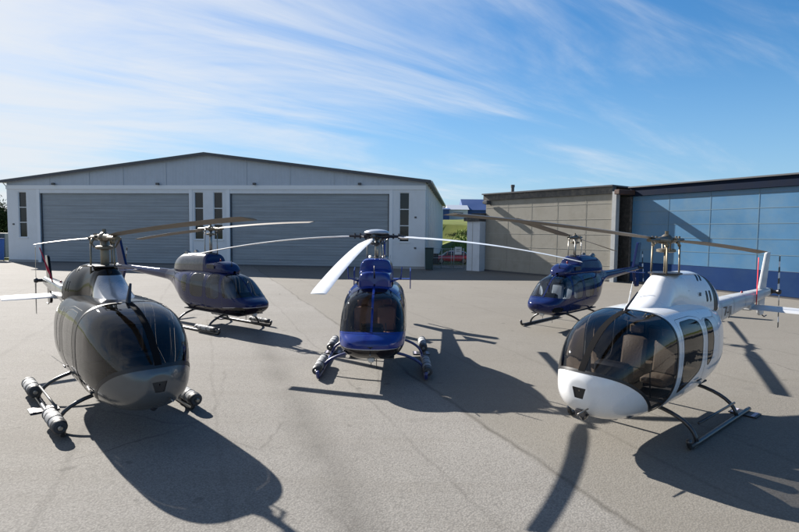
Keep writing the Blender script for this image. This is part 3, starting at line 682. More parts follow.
    b.tube([(2.05, 0, 1.6 + k), (2.2, 0, 1.75)], .012, 8)
    b.build('wire_cutter', M_darkm, root, smooth=True)
    MB().lathe((.6, 0, top - .33), (.6, 0, top - .2), [(0, .035), (.6, .035), (1, .015)], 12).build('beacon', mat('beacon_lens', (.2, .01, .01), .2), root, smooth=True) if not four else None
    rods_and_hub(root, hubz, top, blade_angs, 'four' if four else 'teeter', mast_r=.055, mast_m=M_steel)
    if four:
        MB().lathe((0, 0, hubz + .06), (0, 0, hubz + .19), [(0, .30), (.25, .34), (.5, .33), (.75, .26), (.93, .14), (1, .01)], 28).build('hub_cap', mat('hub_cap_grey', (.30, .33, .38), .35, coat=.3), root, sharp=60)
    for i, a in enumerate(blade_angs):
        ti = tilt[i]; dr = droop[i]
        add_blade(root, a, hubz, [mats['blade'], M_bladeedge] if not four else [mats['blade'], mats['blade']], rad=5.33 if four else 5.4, root=.6, chord=.30, rootchord=.16, droop=dr, tilt=ti, pitch=.12 if four else .28)
    return root

def facing(hx, hy): return math.atan2(hy, hx)
FL = [(.72, 1.75, .118), (-1.75, -.8, .122)]
# materials of each machine
blk = mat('black_lacquer', (0.008, 0.007, 0.006), 0.09, coat=0.0, dirt=((.03, .028, .025), .3, 5), spec=.14)
silver = mat('dark_silver_lacquer', (0.11, 0.114, 0.117), 0.24, metal=0.4, coat=0.4, noise=(3, .12), spec=0.3)
silver2 = mat('pale_silver_lacquer', (0.30, 0.31, 0.33), 0.28, metal=0.35, coat=0.8, noise=(3, .1), dirt=((.2, .19, .18), .3, 6))
white = mat('white_lacquer', (0.62, 0.63, 0.645), 0.28, coat=0.8, noise=(2, .04), dirt=((.45, .43, .4), .18, 4))
white2 = mat('greyed_white_paint', (0.42, 0.43, 0.44), 0.4, coat=0.3, dirt=((.35, .33, .3), .35, 5))
navy = mat('navy_lacquer', (0.007, 0.014, 0.072), 0.09, coat=0.0, dirt=((.02, .02, .035), .25, 5), spec=0.35)
blue4 = mat('royal_blue_lacquer', (0.008, 0.025, 0.17), 0.09, coat=0.0, dirt=((.02, .03, .08), .35, 5))
navyd = mat('deep_navy_lacquer', (0.008, 0.014, 0.066), 0.09, spec=.35, dirt=((.02, .02, .03), .25, 5))
darkplum = mat('dark_plum_lacquer', (0.012, 0.008, 0.014), 0.09, coat=0.0, spec=0.3)
maroon = mat('dark_maroon_lacquer', (0.012, 0.008, 0.010), 0.09, coat=0.0)
stripe = mat('silver_stripe', (0.45, 0.45, 0.48), 0.35, metal=.4, coat=.5)
camo_ = mat('sooty_cowling', (0.03, 0.032, 0.05), 0.3, coat=.8, dirt=((.16, .155, .15), .5, 9))
blkskid = mat('black_skid_paint', (0.018, 0.019, 0.022), 0.35, coat=.3, dirt=((.12, .11, .1), .4, 12))
blueskid = mat('blue_skid_paint', (0.02, 0.03, 0.14), 0.35, coat=.3, dirt=((.1, .1, .1), .4, 12))
seat_pale = mat('seat_cloth_pale', (.26, .28, .32), .8, bump=(30, .3))
GA = glass('smoked_acrylic', (.60, .58, .56), 1.5)
GE = glass('smoked_acrylic_dark', (.52, .51, .50), 1.45)
GB = glass('tinted_acrylic', (.66, .70, .73), 1.5)

hA = egg_helicopter((-5.9, 10.65, 0), facing(.669, -.743), 'glossy black helicopter with dark silver nose, nearest the camera on the left',
    dict(body=blk, nose=silver, cowl=silver2, tail=silver, fin=blk, stab=white2, glass=GA, seat=M_seat, skid=blkskid, chin=True, cutter=True, mast_r=.08, pt=(-.10, -.06)), R(4), FL, (.078, -.032), 3.33)
hE = egg_helicopter((5.1, 10.2, 0), facing(-.75, -.66), 'white helicopter with black striped engine cowling, nearest the camera on the right',
    dict(body=white, nose=white, cowl=white, tail=white2, stab=white2, glass=GE, seat=M_seatg, skid=blkskid, stripe=True, whip=True, mast_r=.035, rad=5.95, pt=(.10, -.16)), R(0), None, (.075, -.045), 3.4, number='T7-JI', stretch=1.14)
hC = jet_helicopter((-.62, 14.35, 0), facing(0.0, -1), 'royal blue four-bladed helicopter facing the camera in the middle of the group',
    dict(body=blue4, low=maroon, stripe=stripe, frame=blue4, glass=glass('clear_acrylic', (.80, .79, .77), 1.45), seat=mat('seat_cloth_rust', (.22, .10, .06), .8, bump=(30, .3)), skid=blueskid, rearcowl=blue4, blade=M_bladew, track=1.27, tra=60),
    [R(-7.5), R(83), R(172), R(262)], [(.55, 1.95, .11), (-1.9, -.6, .115)], [-.10, .0, .03, .0], [.42, .60, .3, .60], 3.38, four=True)
hB = jet_helicopter((-6.95, 19.6, 0), facing(.8, -.6), 'dark navy and plum helicopter with float packs, parked at the back left',
    dict(body=navyd, low=darkplum, stripe=stripe, frame=navyd, glass=GB, seat=seat_pale, skid=blkskid, rearcowl=camo_, blade=M_blade, tra=75),
    [R(0), R(180)], [(.75, 1.9, .085), (-1.7, -.7, .085)], [.08, -.06], [.2, .15], 3.55)
hD = jet_helicopter((6.8, 20.7, 0), facing(-.68, -.733), 'navy blue helicopter on bare skids in front of the grey hangar',
    dict(body=navy, low=navy, stripe=navy, frame=navy, glass=GB, seat=seat_pale, skid=blkskid, rearcowl=navy, blade=M_blade, tra=82),
    [R(6), R(186)], None, [.12, -.11], [.06, .03], 3.36)

# red tie-down straps from the rear blade of both egg-cabin machines to the boom
def strap(owner, top, bot, label, tails=True):
    M_ = owner.matrix_basis if False else Matrix.Translation(owner.location) @ Matrix.Rotation(owner.rotation_euler[2], 4, 'Z')
    a = M_ @ Vector(top); b = M_ @ Vector(bot)
    m = MB(); o = a
    pts = [(a.lerp(b, t) - o) for t in np.linspace(0, 1, 8)]
    m.tube(pts, .022, 6, flat=.4)
    if tails:
        c = a.lerp(b, .55) - o; m.tube([c, c + Vector((.10, -.03, -.22)), c + Vector((.22, -.05, -.55))], .03, 6, flat=.3)
        m.tube([a.lerp(b, .3) - o, a.lerp(b, .55) - o, a.lerp(b, .7) - o], [.02, .055, .02], 6, flat=.4)
    x = m.build('tie_down_strap', M_red, None, smooth=True, loc=o); tag(x, label, 'strap', 'red blade tie-down straps')
strap(hA, (-5.3, -.35, 2.98), (-5.2, -.05, 1.9), 'red tie-down strap between rear rotor blade and tail boom of the black helicopter')
strap(hE, (-5.15, .18, 2.95), (-5.12, .19, 1.75), 'red tie-down strap hanging at the tail boom of the white helicopter', False)

# ------------------------------------------------------------ ground
def ground_material():
    m = bpy.data.materials.new('old_asphalt'); m.use_nodes = True; t = m.node_tree; b = t.nodes['Principled BSDF']
    def nd(ty, **k):
        n = t.nodes.new(ty)
        for a, c in k.items(): setattr(n, a, c)
        return n
    tcn = nd('ShaderNodeTexCoord')
    def noise(sc, det, rough, vec=None, dist=0):
        n = nd('ShaderNodeTexNoise'); n.inputs['Scale'].default_value = sc; n.inputs['Detail'].default_value = det; n.inputs['Roughness'].default_value = rough; n.inputs['Distortion'].default_value = dist
        t.links.new(vec or tcn.outputs['Object'], n.inputs['Vector']); return n.outputs[0]
    def mixc(f, a, c):
        x = nd('ShaderNodeMix', data_type='RGBA')
        for i, v in ((0, f), (6, a), (7, c)):
            if isinstance(v, tuple): x.inputs[i].default_value = (*v, 1)
            elif isinstance(v, float): x.inputs[i].default_value = v
            else: t.links.new(v, x.inputs[i])
        return x.outputs[2]
    def rng_(v, a, c, d=0., e=1.):
        x = nd('ShaderNodeMapRange'); x.inputs[1].default_value = a; x.inputs[2].default_value = c; x.inputs[3].default_value = d; x.inputs[4].default_value = e
        t.links.new(v, x.inputs[0]); return x.outputs[0]
    def mth(op, a, c=0.0):
        x = nd('ShaderNodeMath', operation=op)
        for i, v in enumerate((a, c)):
            if isinstance(v, (int, float)): x.inputs[i].default_value = v
            else: t.links.new(v, x.inputs[i])
        return x.outputs[0]
    base = mixc(rng_(noise(.16, 6, .6), .35, .65), (.160, .154, .140), (.214, .206, .190))
    base = mixc(rng_(noise(.45, 10, .7), .42, .68, 0, .55), base, (.155, .147, .13))
    base = mixc(rng_(noise(3.5, 8, .7), .5, .8, 0, .4), base, (.13, .122, .108))
    # aggregate
    v1 = nd('ShaderNodeTexVoronoi'); v1.inputs['Scale'].default_value = 55; t.links.new(tcn.outputs['Object'], v1.inputs['Vector'])
    sepc = nd('ShaderNodeSeparateColor'); t.links.new(v1.outputs['Color'], sepc.inputs[0])
    base = mixc(rng_(sepc.outputs[0], 0, 1, 0, .42), base, (.33, .31, .285))
    v2 = nd('ShaderNodeTexVoronoi'); v2.inputs['Scale'].default_value = 38; t.links.new(tcn.outputs['Object'], v2.inputs['Vector'])
    base = mixc(rng_(v2.outputs['Distance'], .0, .8, 0.0, .55), base, (.075, .07, .065))
    # paving lane joints: straight lines turned on the apron, wavy slightly
    mp = nd('ShaderNodeMapping'); mp.inputs['Rotation'].default_value = (0, 0, R(-20.5)); t.links.new(tcn.outputs['Object'], mp.inputs[0])
    sep = nd('ShaderNodeSeparateXYZ'); t.links.new(mp.outputs[0], sep.inputs[0])
    wob = mth('MULTIPLY', mth('SUBTRACT', noise(.30, 5, .6), .5), .55)
    px = mth('ADD', sep.outputs[0], wob)
    brk = rng_(noise(.6, 5, .6), .35, .65, .35, 1.0)
    for pos, wd_, am in ((.25, .05, .35), (3.25, .05, .4), (6.7, .07, .5), (4.83, .08, .95), (1.75, .50, .55), (-1.9, .10, .35), (-5.2, .14, .3), (8.6, .10, .4), (12.2, .12, .35), (16.5, .12, .3), (-9.4, .12, .3)):
        dd = mth('ABSOLUTE', mth('SUBTRACT', px, pos)); sm_ = mth('MULTIPLY', rng_(dd, 0, wd_, 1, 0), brk)
        base = mixc(mth('MULTIPLY', sm_, am), base, (.06, .056, .05))
    lane = rng_(px, 4.65, 5.0, 0, 1)
    base = mixc(mth('MULTIPLY', lane, .42), base, (.122, .110, .088))
    # tyre / squeegee streaks running across the apron
    mp2 = nd('ShaderNodeMapping'); mp2.inputs['Rotation'].default_value = (0, 0, R(12)); mp2.inputs['Scale'].default_value = (.12, 1.6, 1); t.links.new(tcn.outputs['Object'], mp2.inputs[0])
    base = mixc(rng_(noise(1.0, 6, .6, mp2.outputs[0]), .5, .72, 0, .30), base, (.12, .11, .095))
    # cracks
    v3 = nd('ShaderNodeTexVoronoi', feature='DISTANCE_TO_EDGE'); v3.inputs['Scale'].default_value = .22
    nv = nd('ShaderNodeTexNoise'); nv.inputs['Scale'].default_value = 1.2; nv.inputs['Detail'].default_value = 5; t.links.new(tcn.outputs['Object'], nv.inputs['Vector'])
    va = nd('ShaderNodeMix', data_type='VECTOR'); va.inputs[0].default_value = .28; t.links.new(tcn.outputs['Object'], va.inputs[4]); t.links.new(nv.outputs['Color'], va.inputs[5])
    t.links.new(va.outputs[1], v3.inputs['Vector'])
    crack = mth('MULTIPLY', rng_(v3.outputs['Distance'], 0, .006, 1, 0), rng_(noise(.3, 3, .5), .48, .62, 0, .6))
    base = mixc(crack, base, (.06, .055, .05))
    # oil spots
    base = mixc(rng_(noise(.8, 3, .4), .66, .74, 0, .35), base, (.09, .085, .078))
    base = mixc(rng_(noise(2.6, 2, .4), .70, .76, 0, .5), base, (.07, .066, .06))
    t.links.new(base, b.inputs['Base Color']); b.inputs['Roughness'].default_value = .93; b.inputs['Specular IOR Level'].default_value = .25
    bp = nd('ShaderNodeBump'); bp.inputs['Strength'].default_value = .35; bp.inputs['Distance'].default_value = .008
    hgt = mth('ADD', v2.outputs['Distance'], mth('MULTIPLY', noise(18, 6, .7), 1.2)); t.links.new(hgt, bp.inputs['Height']); t.links.new(bp.outputs[0], b.inputs['Normal'])
    return m
m_as = ground_material()
gr = mesh_obj('apron', [(-140, -40, 0), (140, -40, 0), (140, 57.5, 0), (-140, 57.5, 0)], [(0, 1, 2, 3)], m_as); tag(gr, kind='structure')
# grass terrain with an embankment behind the hangars
def terr(x, y):
    t = min(1, max(0, (y - 66) / 75)); h = 7.2 * t * t * (3 - 2 * t)
    if y < 115: q = min(1, max(0, (x - 2.6 - .113 * (y - 50)) / 2.5)) if x > -20 else (1 if x < -48 else 0); h *= q
    t2 = min(1, max(0, (y - 160) / 500)); h -= 4 * t2
    return -.06 + h + .35 * math.sin(x * .13 + y * .07) * t
xs = list(np.linspace(-2500, -150, 12)) + list(np.linspace(-140, 140, 57)) + list(np.linspace(150, 2500, 12)); ys = list(np.linspace(-300, 40, 8)) + list(np.linspace(50, 200, 61)) + list(np.linspace(230, 3000, 14))
v = [(x, y, terr(x, y)) for y in ys for x in xs]; nx = len(xs)
f = [(j * nx + i, j * nx + i + 1, (j + 1) * nx + i + 1, (j + 1) * nx + i) for j in range(len(ys) - 1) for i in range(nx - 1)]
m_gr = mat('meadow_grass', (.10, .125, .03), .95, spec=.1, noise=(.35, .5), dirt=((.16, .15, .045), .8, .10), bump=(3, 1))
tag(mesh_obj('terrain', v, f, m_gr, smooth=True), kind='structure')
# grass tufts on the embankment seen through the gap
gv = []; gf = []
for i in range(5200):
    x = rng.uniform(1, 22); y = rng.uniform(63, 105)
    if x / y > .19 or x / y < .03: continue
    z = terr(x, y); h = rng.uniform(.15, .5); a = rng.uniform(0, 6.28); n = len(gv); wd = rng.uniform(.08, .25)
    gv += [(x - wd * math.cos(a), y - wd * math.sin(a), z), (x + wd * math.cos(a), y + wd * math.sin(a), z), (x + rng.uniform(-.15, .15), y, z + h)]; gf.append((n, n + 1, n + 2))
tag(mesh_obj('meadow_tufts', gv, gf, mat('tuft_green', (.13, .18, .03), .9, noise=(.3, .5))), 'tufts of yellow-green grass on the bank behind the gate', 'grass', kind='stuff')

# ------------------------------------------------------------ white twin-door hangar
def ribbed_metal(name, color, period, axis=2, rough=.45, metal=.1, dirtc=(.1, .1, .1), depth=.02, joint=None):
    """sheet metal whose ribs are a bump wave along one object axis"""
    m = mat(name, color, rough, metal=metal, noise=(.7, .05), dirt=(dirtc, .12, 1.2)); t = m.node_tree; b = t.nodes['Principled BSDF']
    tcn = t.nodes.new('ShaderNodeTexCoord'); sep = t.nodes.new('ShaderNodeSeparateXYZ'); t.links.new(tcn.outputs['Object'], sep.inputs[0])
    mu = t.nodes.new('ShaderNodeMath'); mu.operation = 'PINGPONG'; mu.inputs[1].default_value = period / 2; t.links.new(sep.outputs[axis], mu.inputs[0])
    # long faint streaks along the sheets
    mps = t.nodes.new('ShaderNodeMapping'); mps.inputs['Scale'].default_value = (.25, .25, 5) if axis == 2 else (5, 5, .25); t.links.new(tcn.outputs['Object'], mps.inputs[0])
    nzs = t.nodes.new('ShaderNodeTexNoise'); nzs.inputs['Scale'].default_value = .8; nzs.inputs['Detail'].default_value = 6; t.links.new(mps.outputs[0], nzs.inputs['Vector'])
    mrs = t.nodes.new('ShaderNodeMapRange'); mrs.inputs[1].default_value = .3; mrs.inputs[2].default_value = .7; mrs.inputs[3].default_value = .84 if axis == 2 else .96; mrs.inputs[4].default_value = 1.12 if axis == 2 else 1.03; t.links.new(nzs.outputs[0], mrs.inputs[0])
    src = b.inputs['Base Color'].links[0].from_socket; vms = t.nodes.new('ShaderNodeVectorMath'); vms.operation = 'SCALE'
    t.links.new(src, vms.inputs[0]); t.links.new(mrs.outputs[0], vms.inputs['Scale']); t.links.new(vms.outputs[0], b.inputs['Base Color'])
    mr_ = t.nodes.new('ShaderNodeMapRange'); mr_.interpolation_type = 'SMOOTHSTEP'; mr_.inputs[1].default_value = period * .18; mr_.inputs[2].default_value = period * .30; t.links.new(mu.outputs[0], mr_.inputs[0])
    bp = t.nodes.new('ShaderNodeBump'); bp.inputs['Strength'].default_value = 1; bp.inputs['Distance'].default_value = depth
    t.links.new(mr_.outputs[0], bp.inputs['Height']); t.links.new(bp.outputs[0], b.inputs['Normal'])
    return m
m_wall = mat('white_render', (.62, .64, .66), .7, noise=(.6, .05), dirt=((.4, .4, .38), .25, .8), bump=(8, .15))
m_gable = ribbed_metal('blue_grey_cladding', (.36, .41, .48), .33, 0, depth=.004)
m_door = ribbed_metal('roller_door_grey', (.24, .275, .305), .275, 2, rough=.5, depth=.006)
m_side = ribbed_metal('white_side_cladding', (.60, .62, .60), 1.0, 1, rough=.5, depth=.05)
m_roof = ribbed_metal('grey_roof_sheet', (.20, .21, .22), .33, 1, rough=.5)
m_trim = mat('dark_roof_trim', (.07, .075, .085), .7, noise=(2, .2))
m_frame = mat('white_window_frame', (.65, .67, .68), .5)
m_wglass = mat('dark_hangar_glass', (.012, .016, .018), .08, spec=.45, noise=(.4, .4))
m_lamp = mat('floodlight_housing', (.06, .06, .065), .5)
WH = empty('hangar', (-40.65, 55.35, 0), R(-6.5), 'wide white hangar with two grey roller doors and a low gable roof', 'hangar')
WH.scale = (.97, 1, 1)
W_, E_, RZ, DP = 44.65, 8.25, 10.9, 46.0
# front wall built as pieces round the doors and windows (y = thickness, front face at y = 0)
def front_piece(b, x0, x1, z0, z1, y0=0.0, y1=.35): b.box(x0, x1, y0, y1, z0, z1)
b = MB(); D0, D1, D2, D3, DZ = 3.8, 20.45, 24.8, 41.1, 7.1
WN = [(1.3, 2.27), (21.0, 22.0), (23.05, 24.05), (42.1, 43.1)]; wz0, wz1 = 2.55, 7.25
cuts = [0, 1.3, 2.27, D0, D1, 21.0, 22.0, 23.05, 24.05, D2, D3, 42.1, 43.1, W_]
for i in range(len(cuts) - 1):
    x0, x1 = cuts[i], cuts[i + 1]
    if any(abs(x0 - a) < 1e-6 for a, c in WN):
        front_piece(b, x0, x1, 0, wz0); front_piece(b, x0, x1, wz1, 7.75)
    elif abs(x0 - D0) < 1e-6 or abs(x0 - D2) < 1e-6: front_piece(b, x0, x1, DZ, 7.75)
    else: front_piece(b, x0, x1, 0, 7.75)
b.build('front_wall', m_wall, WH)
g_ = MB(); x0, x1, xm = 0, W_, W_ / 2
v = [(x0, .03, 7.752), (x1, .03, 7.752), (x1, .03, E_), (xm, .03, RZ), (x0, .03, E_), (x0, .33, 7.752), (x1, .33, 7.752), (x1, .33, E_), (xm, .33, RZ), (x0, .33, E_)]
g_.add(v, [(0, 1, 2, 3, 4), (9, 8, 7, 6, 5), (0, 5, 6, 1), (1, 6, 7, 2), (2, 7, 8, 3), (3, 8, 9, 4), (4, 9, 5, 0)]); g_.build('gable', m_gable, WH)
b = MB()
for x in (5, 9.5, 13.3, 18, 26.6, 31.1, 35.6, 40): b.box(x - .03, x + .03, -.0, .028, 7.76, E_ + (xm - abs(x - xm)) / xm * (RZ - E_) - .12)
build_each(b, 'gable_joint', mat('gable_joint_grey', (.36, .40, .44), .5), WH)
b = MB(); b.box(-.05, W_ + .05, -.06, -.003, 7.5, 7.9); b.box(D0 - .35, D0 - .002, -.03, -.003, 0, 7.49); b.box(D1 + .002, D1 + .35, -.03, -.003, 0, 7.49); b.box(D2 - .35, D2 - .002, -.03, -.003, 0, 7.49); b.box(D3 + .002, D3 + .35, -.03, -.003, 0, 7.49)
b.build('door_surround', mat('white_door_surround', (.66, .68, .70), .55, noise=(1, .04)), WH)
for a, c in ((D0, D1), (D2, D3)):
    b = MB(); n = 11; hh = DZ / n
    for i in range(n): b.box(a, c, .22, .30, i * hh + .006, (i + 1) * hh - .006)
    b.box(a, c, .27, .29, 0, DZ)
    d = b.build('roller_door', m_door, WH)
    b = MB(); b.box(a, c, .205, .219, 0, .12); b.box(a + .0, a + .12, .12, .215, .121, DZ); b.box(c - .12, c, .12, .215, .121, DZ); b.build('door_rail', m_trim, d)
for a, c in WN:
    wn_ = MB().box(a, c, .14, .18, wz0, wz1).build('window', m_wglass, WH)
    b = MB(); fr_ = .07
    b.box(a, a + fr_, .05, .135, wz0, wz1); b.box(c - fr_, c, .05, .135, wz0, wz1); b.box(a + fr_, c - fr_, .05, .135, wz1 - fr_, wz1); b.box(a + fr_, c - fr_, .05, .135, wz0, wz0 + fr_)
    for z in (4.1, 5.65): b.box(a + fr_, c - fr_, .05, .135, z - .04, z + .04)
    b.build('window_frame', m_trim if False else m_frame, wn_)
    MB().box(a - .08, c + .08, -.07, .045, wz0 - .09, wz0 - .005).build('window_sill', m_frame, wn_)
# side walls, back wall
MB().box(W_ - .3, W_ - .004, .352, DP, 0, E_ - .05).build('side_wall', m_side, WH); MB().box(.004, .3, .352, DP, 0, E_ - .05).build('side_wall', m_side, WH)
MB().box(.31, W_ - .31, DP - .3, DP - .01, 0, E_ - .1).build('back_wall', m_wall, WH)
b = MB()
for y in np.arange(1.2, DP - .4, 3.0): b.box(W_ - .003, W_ + .14, y, y + .3, 0, E_ - .1)
build_each(b, 'wall_post', m_frame, WH)
# roof: two slabs with overhang
for sgn in (-1, 1):
    ov = .55; sl_ = (RZ - E_) / xm; b = MB()
    xe = (0 - ov) if sgn < 0 else W_ + ov; ze = E_ - ov * sl_ + .12
    v = [(xe, -.45, ze), (xm, -.45, RZ + .12), (xm, DP + .4, RZ + .12), (xe, DP + .4, ze)]; v2 = [(p[0], p[1], p[2] - .11) for p in v]
    b.add(v + v2, [(0, 1, 2, 3), (7, 6, 5, 4), (0, 4, 5, 1), (1, 5, 6, 2), (2, 6, 7, 3), (3, 7, 4, 0)]); b.build('roof', m_roof, WH)
    b = MB(); a0 = (xe, -.47, ze - .14); a1 = (xm, -.47, RZ - .02)
    v = [(xe, -.50, ze + .05), (xm, -.50, RZ + .17), (xm, -.455, RZ + .17), (xe, -.455, ze + .05)]; v2 = [(p[0], p[1], p[2] - .27) for p in v]
    b.add(v + v2, [(0, 1, 2, 3), (7, 6, 5, 4), (0, 4, 5, 1), (1, 5, 6, 2), (2, 6, 7, 3), (3, 7, 4, 0)]); b.build('roof_edge', m_trim, WH)
    b = MB(); b.tube([(xe + sgn * .07, -.4, ze - .08), (xe + sgn * .07, DP + .3, ze - .08)], .09, 8); xw = 0 - .09 if sgn < 0 else W_ + .09
    b.tube([(xe + sgn * .07, .2, ze - .1), (xw, .3, ze - .75), (xw, .3, .2)] if sgn < 0 else [(xe + sgn * .07, DP - .2, ze - .1), (xw, DP - .3, ze - .75), (xw, DP - .3, .2)], .05, 8); b.build('gutter', m_frame, WH)
for x in (5.6, 17.2, 27.5, 38.2):
    b = MB(); b.box(x - .16, x + .16, -.34, -.12, 7.93, 8.12, .02); b.box(x - .03, x + .03, -.13, .03, 7.98, 8.04); b.build('floodlight', m_lamp, WH, sharp=40)
for x, z in ((W_ - .95, 4.9), (W_ - .95, 2.0), (.7, 3.9)):
    MB().box(x - .1, x + .1, -.06, -.002, z - .08, z + .08, .01).build('wall_box', m_lamp, WH)
# plinth strip
MB().box(-.02, D0 - .36, -.04, -.004, 0, .25).build('plinth', mat('grey_plinth', (.3, .3, .3), .8), WH)
MB().box(D3 + .36, W_ + .02, -.04, -.004, 0, .25).build('plinth', MATS['grey_plinth'], WH)

# ------------------------------------------------------------ right-hand hangars
def wall_frame(p0, p1):
    d = Vector((p1[0] - p0[0], p1[1] - p0[1])); return math.atan2(d.y, d.x), d.length
m_grey = mat('weathered_fibre_cement', (.265, .25, .215), .8, noise=(.8, .14), dirt=((.17, .155, .12), .6, .9), bump=(5, .3))
m_joint = mat('grey_joint_strip', (.30, .285, .25), .7)
m_rust = mat('rusty_steel', (.06, .03, .022), .8, noise=(5, .6), dirt=((.03, .025, .022), .8, 3))
m_beam = mat('dark_weathered_beam', (.045, .045, .045), .7, noise=(3, .4), dirt=((.22, .20, .18), .5, 4))
m_blue = mat('pale_blue_panel', (.042, .135, .255), .36, coat=.1, noise=(.35, .3), dirt=((.10, .17, .23), .7, .5))
m_blued = mat('deep_blue_panel', (.004, .026, .10), .6, spec=.12, noise=(.5, .2), dirt=((.02, .05, .11), .5, .8))
m_bj = mat('blue_panel_joint', (.08, .15, .21), .5)
p0, p1 = (7.9, 49.2), (15.8, 38.7)
az_, Lg = wall_frame(p0, p1)
GH = empty('hangar', (p0[0], p0[1], 0), az_, 'beige-grey sheeted hangar with a small black chimney on its roof edge', 'hangar')
HG = 6.45
b = MB(); b.box(0, Lg - .45, 0, .25, 0, HG); b.build('front_wall', m_grey, GH)
b = MB()
for z in (1.15, 2.3, 3.45, 4.6, 5.75): b.box(0, Lg - .46, -.012, -.001, z, z + .035)
for x in np.arange(2.6, Lg - .8, 2.6): b.box(x, x + .015, -.020, -.013, 0.05, HG - .05)
b.build('sheet_joint', m_joint, GH)
MB().box(Lg - .44, Lg - .12, -.16, .3, 0, HG + .15).build('corner_post', mat('pale_corner_post', (.42, .43, .43), .6, dirt=((.2, .2, .2), .4, 2)), GH)
MB().box(-.25, Lg - .46, -.12, .35, HG + .01, HG + .52).build('fascia', mat('weathered_fascia', (.07, .068, .065), .8, noise=(2, .4), dirt=((.22, .19, .15), .7, 3)), GH)
MB().box(-.35, Lg - .40, -.25, 14, HG + .53, HG + .64).build('roof', m_trim, GH)
MB().box(0, .25, .26, 14, 0, HG).build('side_wall', m_grey, GH); MB().box(.26, Lg, 13.7, 13.95, 0, HG).build('back_wall', m_grey, GH)
b = MB(); b.box(.35, .75, -.68, -.13, HG - .38, HG - .02, .05); b.box(.0, .34, -.5, -.13, HG - .30, HG - .06, .03); b.build('door_motor', m_lamp, GH, sharp=40)
b = MB(); b.tube([(2.6, .6, HG + .6), (2.6, .6, HG + 1.25)], .14, 12); b.tube([(2.6, .6, HG + 1.1), (2.6, .6, HG + 1.32)], .18, 12); b.build('chimney', m_lamp, GH, sharp=40)
MB().box(-.05, Lg - .46, -.06, -.021, 0, .14).build('plinth', m_lamp, GH)
# white annex beside it
AX = empty('shed', (p0[0], p0[1], 0), az_ + R(12), 'narrow white shed with a dark flat roof between the gate and the grey hangar', 'shed')
MB().box(-1.4, -.03, -.95, 3.5, 0, 4.55).build('wall', mat('pale_shed_wall', (.55, .58, .62), .7, noise=(1, .08), dirt=((.35, .35, .34), .35, 1.5)), AX)
MB().box(-1.65, .0, -1.15, 3.7, 4.56, 4.9).build('roof', m_beam, AX)
MB().box(-1.3, .02, -.4, 3.6, 4.91, 5.3).build('roof_box', m_beam, AX)
b = MB(); b.box(-.80, -.77, -.97, -.952, 0, 4.5); b.build('wall_seam', m_joint, AX)
# blue hangar
q0, q1 = (16.9, 38.9), (27.0, 19.1)
az2, L2 = wall_frame(q0, q1)
BH = empty('hangar', (q0[0], q0[1], 0), az2, 'pale blue panelled hangar with a deep blue base and black roof beam', 'hangar')
HB = 6.25
MB().box(0, L2, 0, .2, 1.52, HB).build('upper_panel', m_blue, BH)
MB().box(0, L2, -.03, .2, .12, 1.50).build('lower_panel', m_blued, BH)
MB().box(0, L2, -.01, .25, 0, .118).build('door_rail', m_lamp, BH)
b = MB()
for z in (2.4, 3.3, 4.2, 5.1, 5.95): b.box(.02, L2, -.012, -.001, z, z + .04)
for i, x in enumerate(np.arange(2.9, L2 - .5, 2.9)): b.box(x, x + .03, -.019, -.013, 1.55, HB - .02)
b.build('panel_joint', m_bj, BH)
MB().box(-.12, L2 + .3, -.20, .5, HB + .01, HB + .60).build('roof_beam', mat('black_roof_beam', (.006, .011, .026), .9, spec=.1, noise=(2, .4)), BH)
MB().box(-.2, L2 + .4, -.32, 16, HB + .61, HB + .70).build('roof', m_trim, BH)
b = MB(); b.box(-.1, .35, -1.85, -.21, HB + .08, HB + .42, .03); b.build('beam_end', m_rust, BH, sharp=40)
MB().box(-.14, -.02, -.1, .3, 0, HB).build('corner_post', m_beam, BH); MB().box(-1.5, -.16, .25, .6, 0, HB).build('return_wall', m_beam, BH)
MB().box(-.01, .2, .21, 16, 0, HB).build('side_wall', m_blue, BH); MB().box(L2 - .2, L2, .21, 16, 0, HB).build('side_wall', m_blue, BH)

# ------------------------------------------------------------ things in the gap
# gate of mesh with posts
GT = empty('gate', (3.2, 52.6, 0), R(-6), 'wire mesh gate with steel posts between the white hangar and the shed', 'gate')
m_galv = mat('galvanised_steel', (.45, .46, .46), .5, metal=.4)
b = MB()
for x in (0, .95, 1.9, 2.15, 3.1): 
    MB().tube([(x, 0, 0), (x, 0, 2.0)], .035, 8).build('post', m_galv, GT, smooth=True)
for z in (.1, 1.0, 1.9): b.tube([(0, 0, z), (3.1, 0, z)], .022, 6)
for x in np.arange(.12, 3.1, .16): b.tube([(x, 0, .1), (x, 0, 1.9)], .006, 4)
for z in np.arange(.25, 1.9, .16): b.tube([(0, 0, z), (3.1, 0, z)], .006, 4)
b.build('mesh_panel', m_galv, GT)
sg = MB().box(-.33, .33, -.02, .02, 0, .75).build('notice_board', mat('notice_white', (.72, .73, .72), .5, dirt=((.3, .3, .3), .3, 4)), None, loc=(5.75, 52.25, 1.35)); tag(sg, 'small white notice board on the wire gate', 'sign')
b = MB(); b.box(-.2, .2, -.027, -.021, .5, .54); b.box(-.2, .1, -.027, -.021, .4, .43); b.box(-.2, .15, -.027, -.021, .3, .33); b.build('printed_lines', M_darkm, sg)
